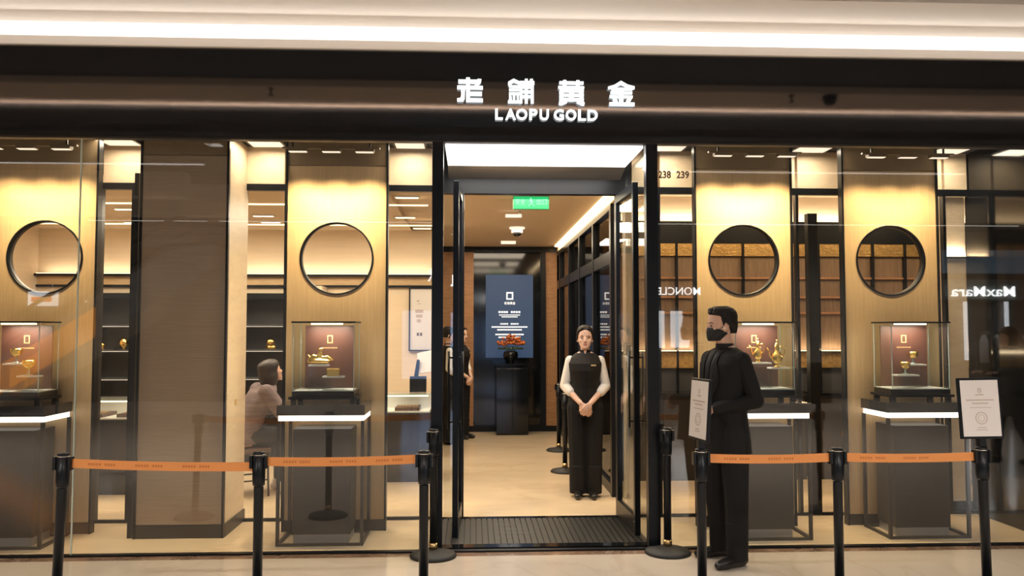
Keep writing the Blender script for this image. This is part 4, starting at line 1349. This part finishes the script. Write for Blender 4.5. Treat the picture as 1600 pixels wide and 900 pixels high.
woman = make_woman('woman in black vest and white sleeves, hands clasped, in the doorway', (1.105, 1.95, 0.0), R(-7))
for lb, loc, rz in (('staff member in vest and white sleeves seen behind the left door frame', (-0.17, 6.35, 0), R(55)), ('second staff member farthest left behind the left door frame', (-0.335, 5.75, 0), R(100))):
    c = copy_tree(woman)
    c['label'] = lb
    c.location = loc
    c.rotation_euler = (0, 0, rz)

# --- man with the mask -----------------------------------------------------
def make_man():
    t = thing('person', 'man in black suit and black face mask standing beside the info board', 'person', (1.775, -0.36, 0.0), R(-66))
    V = 0.0045
    TR = [(0.84, 0.150, 0.105, 0, 0.01), (0.93, 0.165, 0.115, 0, 0.01), (1.03, 0.150, 0.105, 0, 0.0), (1.13, 0.150, 0.108, 0, -0.005), (1.26, 0.168, 0.120, 0, -0.008),
          (1.37, 0.172, 0.110, 0, 0.0), (1.44, 0.150, 0.082, 0, 0.012), (1.475, 0.090, 0.060, 0, 0.018), (1.51, 0.058, 0.055, 0, 0.018)]
    J = {1: dict(sh=(0.190, 0.018, 1.430), el=(0.240, 0.070, 1.135), wr=(0.085, -0.155, 1.075), hip=(0.092, 0.0, 0.90), kn=(0.125, -0.012, 0.50), an=(0.132, -0.020, 0.10)),
         -1: dict(sh=(-0.190, 0.018, 1.430), el=(-0.238, 0.030, 1.135), wr=(-0.075, -0.175, 1.065), hip=(-0.092, 0.0, 0.90), kn=(-0.118, 0.020, 0.50), an=(-0.132, 0.055, 0.10))}
    b = MB()
    b.loft(TR)
    b.cap((0, 0.018, 1.46), (0.0, -0.002, 1.575), 0.056, 0.054)
    rot = Euler((R(2), 0, R(-24))).to_matrix()
    P = head_shape(b, (0, -0.008, 1.538), rot, 1.05)
    for q in (-1, 1):
        j = J[q]
        b.chain([(q * 0.165, 0.018, 1.40), j['el']], [0.046, 0.040])
        b.chain([j['el'], j['wr']], [0.042, 0.028])
        b.chain([j['hip'], j['kn'], j['an']], [0.092, 0.058, 0.040])
    hand_shape(b, (0.078, -0.165, 1.072), (-0.80, -0.50, -0.10), (-0.2, 0.9, 0.1), 1.06, 0.32, 1)
    hand_shape(b, (-0.070, -0.190, 1.060), (0.75, -0.40, -0.25), (0.3, 0.9, 0.1), 1.06, 0.35, -1)
    remesh('body', b, V, 3, SKIN, t)
    face_bits(t, P, rot, 1.05, True, False)
    # hair, short at the sides with a fringe
    h = MB()
    n = 24
    hp = ((0.050, 0.040, 0.030, 0.068), (0.085, 0.066, 0.052, 0.052), (0.115, 0.081, 0.072, 0.036), (0.140, 0.080, 0.078, 0.028), (0.165, 0.079, 0.090, 0.020), (0.195, 0.074, 0.098, 0.006), (0.218, 0.060, 0.082, 0.002), (0.236, 0.032, 0.046, 0.0))
    h.rings([[P(rx * math.cos(2 * PI * k / n), cy + ry * math.sin(2 * PI * k / n), z) for k in range(n)] for z, rx, ry, cy in hp])
    for k in range(5):
        h.cap(P(-0.050 + k * 0.025, -0.052 - 0.022 * math.cos((k - 2) * 0.8), 0.212), P(-0.052 + k * 0.026, -0.064 - 0.014 * math.cos((k - 2) * 0.8), 0.188 + 0.006 * (k % 2)), 0.016, 0.010)
    for q in (-1, 1):
        h.cap(P(q * 0.072, -0.010, 0.15), P(q * 0.073, -0.008, 0.108), 0.014, 0.006)
    remesh('hair', h, V, 2, HAIR, t)
    # face mask
    k = MB()
    mp_ = ((0.004, 0.042, 0.046, -0.052), (0.030, 0.060, 0.066, -0.040), (0.055, 0.068, 0.078, -0.028), (0.078, 0.066, 0.078, -0.030), (0.094, 0.050, 0.060, -0.046))
    k.rings([[P(rx * math.cos(2 * PI * a / n), cy + ry * math.sin(2 * PI * a / n), z) for a in range(n)] for z, rx, ry, cy in mp_])
    o = remesh('face_mask', k, V, 2, MASK, t)
    for q in (-1, 1):
        MB().tube([P(q * 0.060, -0.045, 0.078), P(q * 0.074, -0.01, 0.098), P(q * 0.082, 0.02, 0.112)], 0.002, 6).build('ear_loop', MASK, o, True)
        MB().tube([P(q * 0.060, -0.040, 0.030), P(q * 0.074, -0.005, 0.055), P(q * 0.082, 0.02, 0.075)], 0.002, 6).build('ear_loop', MASK, o, True)
    MB().ell(P(0.078, -0.006, 0.088), (0.007, 0.009, 0.009)).build('earbud', WHITEA, t, True)
    # shirt collar and tie
    c = MB()
    c.lathe([(0.066, 1.455), (0.062, 1.525), (0.056, 1.525), (0.058, 1.455)], (0, 0.010, 0), 22)
    c.loft([(1.22, 0.08, 0.08, 0, -0.055), (1.36, 0.09, 0.075, 0, -0.05), (1.46, 0.075, 0.065, 0, -0.015)])
    remesh('shirt', c, V, 1, SHIRTK, t)
    # jacket
    v = MB()
    VR = [(0.765, 0.205, 0.158, 0, 0.005), (0.86, 0.198, 0.150, 0, 0.005), (0.97, 0.188, 0.142, 0, 0.0), (1.08, 0.178, 0.134, 0, -0.004), (1.18, 0.182, 0.136, 0, -0.006), (1.29, 0.196, 0.144, 0, -0.004),
          (1.38, 0.208, 0.134, 0, 0.004), (1.44, 0.196, 0.108, 0, 0.014), (1.475, 0.130, 0.084, 0, 0.020), (1.495, 0.078, 0.066, 0, 0.024)]
    v.loft(VR, 28)
    for q in (-1, 1):
        j = J[q]
        e, w = Vector(j['el']), Vector(j['wr'])
        v.chain([(q * 0.168, 0.016, 1.405), e], [0.064, 0.056])
        v.chain([e, e + (w - e) * 0.93], [0.056, 0.044])
    jk = remesh('jacket', v, V, 3, SUIT, t)
    # shirt front and lapels laid on the chest surface
    def surf(x, z, off):
        for (za, ra, rb, _, ca), (zb, sa, sb, _, cb) in zip(VR[:-1], VR[1:]):
            if za <= z <= zb:
                u = (z - za) / (zb - za)
                rx, ry, cy = ra + (sa - ra) * u, rb + (sb - rb) * u, ca + (cb - ca) * u
                break
        return Vector((x, cy - (ry + off) * math.sqrt(max(0.02, 1 - (x / (rx + off)) ** 2)), z))

    def patch(name, edge, off, mt, N=9):
        """edge(u) -> (x0, x1, z): a thin sheet following the chest"""
        m = MB()
        rs = []
        for i in range(N + 1):
            x0, x1, z = edge(i / N)
            row = [surf(x0 + (x1 - x0) * k / 4, z, off) for k in range(5)]
            back = [surf(x0 + (x1 - x0) * k / 4, z, off - 0.006) for k in (4, 3, 2, 1, 0)]
            rs.append(row + back)
        m.rings(rs)
        return m.build(name, mt, jk, True)

    patch('shirt_front', lambda u: (-0.006 - 0.060 * u, 0.006 + 0.060 * u, 1.14 + 0.335 * u), 0.003, SHIRTK)
    patch('tie', lambda u: (-0.020 + 0.008 * u, 0.020 - 0.008 * u, 1.17 + 0.30 * u), 0.007, SUIT)
    for q in (-1, 1):
        patch('lapel', lambda u: (q * (0.004 + 0.060 * u), q * (0.012 + 0.060 * u + 0.062 * math.sin(PI * min(1.0, u * 1.25)) ** 0.8 * (1 if u < 0.8 else 0.35)), 1.12 + 0.350 * u), 0.009, SUIT)
    MB().ell((0.022, -0.152, 1.10), (0.009, 0.004, 0.009)).build('button', SHOE, jk, True)
    bx('pocket_flap', 0.10, 0.17, -0.004, 0.004, -0.02, 0.02, SUIT, jk).location = (0.13, -0.118, 0.97)
    # trousers
    p = MB()
    for q in (-1, 1):
        j = J[q]
        ax, ay, _ = j['an']
        p.chain([j['hip'], j['kn']], [0.110, 0.084])
        p.chain([j['kn'], (ax, ay + 0.008, 0.16)], [0.084, 0.072])
        p.loft([(0.048, 0.066, 0.076, ax, ay + 0.004), (0.30, 0.076, 0.080, ax - q * 0.002, ay + 0.006)])
    p.loft([(0.80, 0.165, 0.120, 0, 0.008), (0.92, 0.175, 0.125, 0, 0.01), (1.0, 0.155, 0.110, 0, 0.005)])
    remesh('trousers', p, V, 3, TROUS, t)
    for q in (-1, 1):
        ax, ay, _ = J[q]['an']
        shoe(t, (ax, ay, 0.0), R(q * 8 - 6), SHOE)
    return t


make_man()


# --- seated customer, seen from behind --------------------------------------
def make_customer():
    t = thing('person', 'seated customer in striped mauve top leaning forward, seen from behind', 'person', (-2.25, 2.2, 0.0), R(118))
    V = 0.008
    b = MB()
    b.loft([(0.48, 0.17, 0.14, 0, 0.02), (0.60, 0.16, 0.12, 0, 0.0), (0.75, 0.145, 0.105, 0, -0.06), (0.90, 0.165, 0.11, 0, -0.13), (1.0, 0.165, 0.09, 0, -0.17), (1.05, 0.09, 0.07, 0, -0.20)])
    b.cap((0, -0.20, 1.04), (0, -0.25, 1.13), 0.05, 0.048)
    rot = Euler((R(-18), 0, R(12))).to_matrix()
    P = head_shape(b, (0, -0.27, 1.085), rot, 1.0)
    for q in (-1, 1):
        b.chain([(q * 0.17, -0.16, 1.0), (q * 0.24, -0.28, 0.80)], [0.05, 0.04])
        b.chain([(q * 0.24, -0.28, 0.80), (q * 0.10, -0.46, 0.815)], [0.038, 0.026])
        hand_shape(b, (q * 0.10, -0.46, 0.812), (-q * 0.3, -0.9, 0), (0, 0, -1), 0.95, 0.15, -q)
        b.chain([(q * 0.09, 0.0, 0.56), (q * 0.10, -0.38, 0.54), (q * 0.10, -0.36, 0.09)], [0.085, 0.06, 0.038])
    remesh('body', b, V, 3, SKIN, t)
    face_bits(t, P, rot, 1.0)
    h = MB()
    n = 24
    hp = ((-0.02, 0.080, 0.062, 0.050), (0.020, 0.092, 0.080, 0.044), (0.075, 0.094, 0.092, 0.034), (0.105, 0.086, 0.094, 0.028), (0.135, 0.086, 0.098, 0.018), (0.165, 0.086, 0.104, 0.010), (0.195, 0.078, 0.100, 0.008), (0.215, 0.060, 0.080, 0.008), (0.233, 0.026, 0.035, 0.008))
    h.rings([[P(rx * math.cos(2 * PI * k / n), cy + ry * math.sin(2 * PI * k / n), z) for k in range(n)] for z, rx, ry, cy in hp])
    remesh('hair', h, V, 3, HAIRB, t)
    s = MB()
    s.loft([(0.50, 0.20, 0.17, 0, 0.02), (0.60, 0.185, 0.145, 0, 0.0), (0.75, 0.17, 0.13, 0, -0.06), (0.90, 0.215, 0.145, 0, -0.13), (1.0, 0.20, 0.12, 0, -0.17), (1.06, 0.09, 0.085, 0, -0.205)])
    for q in (-1, 1):
        s.chain([(q * 0.165, -0.16, 1.0), (q * 0.24, -0.28, 0.80)], [0.075, 0.07])
        s.cap((q * 0.24, -0.28, 0.80), (q * 0.21, -0.33, 0.80), 0.07, 0.06)
    remesh('knit_top', s, V, 3, MAUVE, t)
    p = MB()
    for q in (-1, 1):
        p.chain([(q * 0.09, 0.0, 0.565), (q * 0.10, -0.38, 0.545), (q * 0.10, -0.36, 0.13)], [0.098, 0.078, 0.055])
    p.ell((0, 0.02, 0.56), (0.19, 0.15, 0.085))
    remesh('trousers', p, V, 3, JEANS, t)
    for q in (-1, 1):
        shoe(t, (q * 0.10, -0.37, 0.0), 0, WHITEP)
    return t


make_customer().scale = (1.08, 1.08, 1.01)


# --- passer-by whose reflection shows in the right-hand glass ----------------
def make_passer():
    t = thing('person', 'passer-by with dark bob and long olive coat, mirrored in the right-hand glass', 'person', (6.55, -3.7, 0.0), R(-90))
    V = 0.009
    b = MB()
    b.loft([(0.80, 0.15, 0.11, 0, 0), (1.0, 0.13, 0.1, 0, 0), (1.22, 0.155, 0.11, 0, -0.01), (1.34, 0.16, 0.085, 0, 0), (1.40, 0.06, 0.05, 0, 0)])
    b.cap((0, 0, 1.37), (0, -0.01, 1.47), 0.048, 0.046)
    rot = Euler((0, 0, 0)).to_matrix()
    P = head_shape(b, (0, -0.01, 1.425), rot, 1.0)
    for q in (-1, 1):
        b.chain([(q * 0.17, 0, 1.34), (q * 0.21, -0.02, 1.08), (q * 0.16, -0.24, 1.10)], [0.048, 0.038, 0.026])
        hand_shape(b, (q * 0.16, -0.25, 1.10), (-q * 0.1, -1, 0.1), (0, 0, -1), 0.95, 0.3, -q)
    b.chain([(0.085, 0, 0.86), (0.08, -0.12, 0.47), (0.075, -0.16, 0.10)], [0.085, 0.055, 0.038])
    b.chain([(-0.085, 0, 0.86), (-0.08, 0.06, 0.47), (-0.075, 0.22, 0.12)], [0.085, 0.055, 0.038])
    remesh('body', b, V, 3, SKIN, t)
    face_bits(t, P, rot, 1.0)
    h = MB()
    n = 24
    hp = ((-0.01, 0.075, 0.075, 0.040), (0.03, 0.084, 0.085, 0.035), (0.105, 0.088, 0.096, 0.026), (0.165, 0.088, 0.106, 0.010), (0.205, 0.070, 0.088, 0.008), (0.235, 0.030, 0.040, 0.008))
    h.rings([[P(rx * math.cos(2 * PI * k / n), cy + ry * math.sin(2 * PI * k / n), z) for k in range(n)] for z, rx, ry, cy in hp])
    remesh('hair', h, V, 3, HAIR, t)
    s = MB()
    s.loft([(0.58, 0.23, 0.19, 0, 0), (0.85, 0.19, 0.145, 0, 0), (1.05, 0.16, 0.125, 0, 0), (1.24, 0.18, 0.13, 0, -0.01), (1.35, 0.175, 0.10, 0, 0), (1.405, 0.075, 0.065, 0, 0)])
    for q in (-1, 1):
        s.chain([(q * 0.17, 0, 1.33), (q * 0.215, -0.02, 1.08), (q * 0.165, -0.22, 1.10)], [0.068, 0.058, 0.048])
    remesh('coat', s, V, 3, COAT, t)
    p = MB()
    p.chain([(0.085, 0, 0.86), (0.08, -0.12, 0.47), (0.075, -0.16, 0.13)], [0.098, 0.072, 0.055])
    p.chain([(-0.085, 0, 0.86), (-0.08, 0.06, 0.47), (-0.075, 0.21, 0.15)], [0.098, 0.072, 0.055])
    remesh('trousers', p, V, 3, JEANS, t)
    shoe(t, (0.075, -0.17, 0), 0)
    shoe(t, (-0.075, 0.22, 0.0), 0)
    return t


make_passer()

# ------------------------------------------------------------------ the other side of the mall (seen in reflections)
E_BLUEW = emis('blue_window', (0.35, 0.55, 0.95), 1.6)
E_SIGNW = emis('opposite_sign', (1.0, 1.0, 1.0), 9.0)
E_WHITEW = emis('white_window', (0.9, 0.95, 1.0), 4.0)
E_ORANGE = emis('orange_panel', (1.0, 0.38, 0.06), 0.9)
E_GREYB = emis('lit_grey_blue', (0.30, 0.45, 0.60), 0.5)
OPP = mat('opposite_wall', (0.16, 0.155, 0.15), 0.5)
struct(bx('wall_opposite', -13, 15, -13.2, -13.0, 0.0, 3.95, OPP), 'grey shop wall on the other side of the mall')
t = thing('outerwear_shopfront', 'shopfront with white lettering and bluish windows across the mall, mirrored in the glass', 'shopfront', (3.0, -12.98, 0))
bx('fascia', -5.0, 4.2, 0.0, 0.10, 2.15, 3.5, CHARC, t)
for a, b in ((-4.6, -2.9), (-2.6, -1.5), (1.0, 1.45), (1.6, 2.3)):
    bx('lit_window', a, b, 0.0, 0.06, (1.2 if a > 0 else 0.5), 2.05, E_BLUEW if a < 0 else E_WHITEW, t)
def opp_text(par, txt, xl, xr, z0, z1, y):
    """lettering that faces the shop (+Y); reads from xr to xl"""
    text_part('lettering', txt, E_SIGNW, par, xl, xr, z0, z1, y, 0.01, 0.004, flip=True)
opp_text(t, 'MONCLER', 1.10, 2.28, 2.42, 2.60, 0.12)
opp_text(t, 'MONCLER', -4.02, -2.38, 2.72, 3.02, 0.12)
t = thing('fashion_shopfront', 'pale shopfront with lit lettering and clothes rail across the mall, mirrored at the right', 'shopfront', (12.8, -12.98, 0))
bx('fascia', -1.7, 2.0, 0.0, 0.10, 2.32, 2.80, mat('pale_fascia', (0.30, 0.36, 0.36), 0.5), t)
bx('upper_panel', -1.7, 2.0, 0.0, 0.08, 2.95, 3.5, E_GREYB, t)
opp_text(t, 'MaxMara', -1.55, 0.0, 2.40, 2.64, 0.12)
for x in (-1.2, -0.2, 0.9):
    bx('light_column', x, x + 0.06, 0.0, 0.08, 0.9, 2.28, E_WHITEW, t)
for k_, x in enumerate((-0.9, -0.75, -0.6, -0.45, -0.05, 0.1, 0.25)):
    MB().loft([(0.85, 0.05, 0.16, x, 0.3), (1.35, 0.045, 0.17, x, 0.3), (1.5, 0.02, 0.05, x, 0.3)]).build('hanging_garment', (WHITEP, CHARC, WHITEP)[k_ % 3], t, True)
MB().tube([(-1.1, 0.3, 1.55), (0.5, 0.3, 1.55)], 0.012).build('clothes_rail', STEEL, t, True)
for x in (-1.1, 0.5):
    MB().tube([(x, 0.3, 1.55), (x, 0.3, 0.0)], 0.012).build('rail_post', STEEL, t, True)
t = thing('escalator', 'escalator with orange lit flank across the mall, mirrored in the far left glass', 'escalator', (-6.6, -8.0, 0))
ang = math.atan2(2.6, 4.0)
m = MB()
m.prism([(-2.2, 0.0), (-1.6, 0.0), (2.4, 2.6), (2.4, 3.0), (1.9, 3.0), (-2.2, 0.35)], -0.6, 0.6)
m.build('truss', GREYM, t)
m = MB()
m.prism([(-1.0, 0.50), (0.6, 1.50), (0.6, 1.98), (-1.0, 0.98)], 0.605, 0.615)
m.build('lit_flank', E_ORANGE, t)
for y in (-0.55, 0.55):
    MB().tube([(-2.2, y, 0.95), (-1.5, y, 1.3), (1.7, y, 3.38), (2.3, y, 3.6)], 0.035).build('handrail', RUBBER, t, True)
    m = MB()
    m.prism([(-2.2, 0.36), (-1.5, 0.42), (1.9, 3.0), (1.9, 3.45), (-1.5, 1.26), (-2.2, 0.92)], y - 0.006, y + 0.006)
    m.build('balustrade_glass', GLASSV, t)
E_REDS = emis('red_sign', (1.0, 0.12, 0.08), 2.0)
for x, z, lb in ((-9.6, 2.15, 'white lightbox with red stripe across the mall at the far left'), (-8.35, 1.95, 'white lightbox with red spot beside the escalator across the mall')):
    t = thing('lightbox_sign', lb, 'sign', (x, -12.9, z))
    bx('lightbox', -0.30, 0.30, -0.09, 0.05, 0.0, 0.32, E_WHITEW, t)
    bx('red_mark', -0.22, 0.22, 0.051, 0.06, 0.09, 0.20, E_REDS, t)
    MB().tube([(-0.2, -0.02, 0.32), (-0.2, -0.02, 3.95 - z)], 0.01).build('hanger', STEEL, t, True)
    MB().tube([(0.2, -0.02, 0.32), (0.2, -0.02, 3.95 - z)], 0.01).build('hanger', STEEL, t, True)
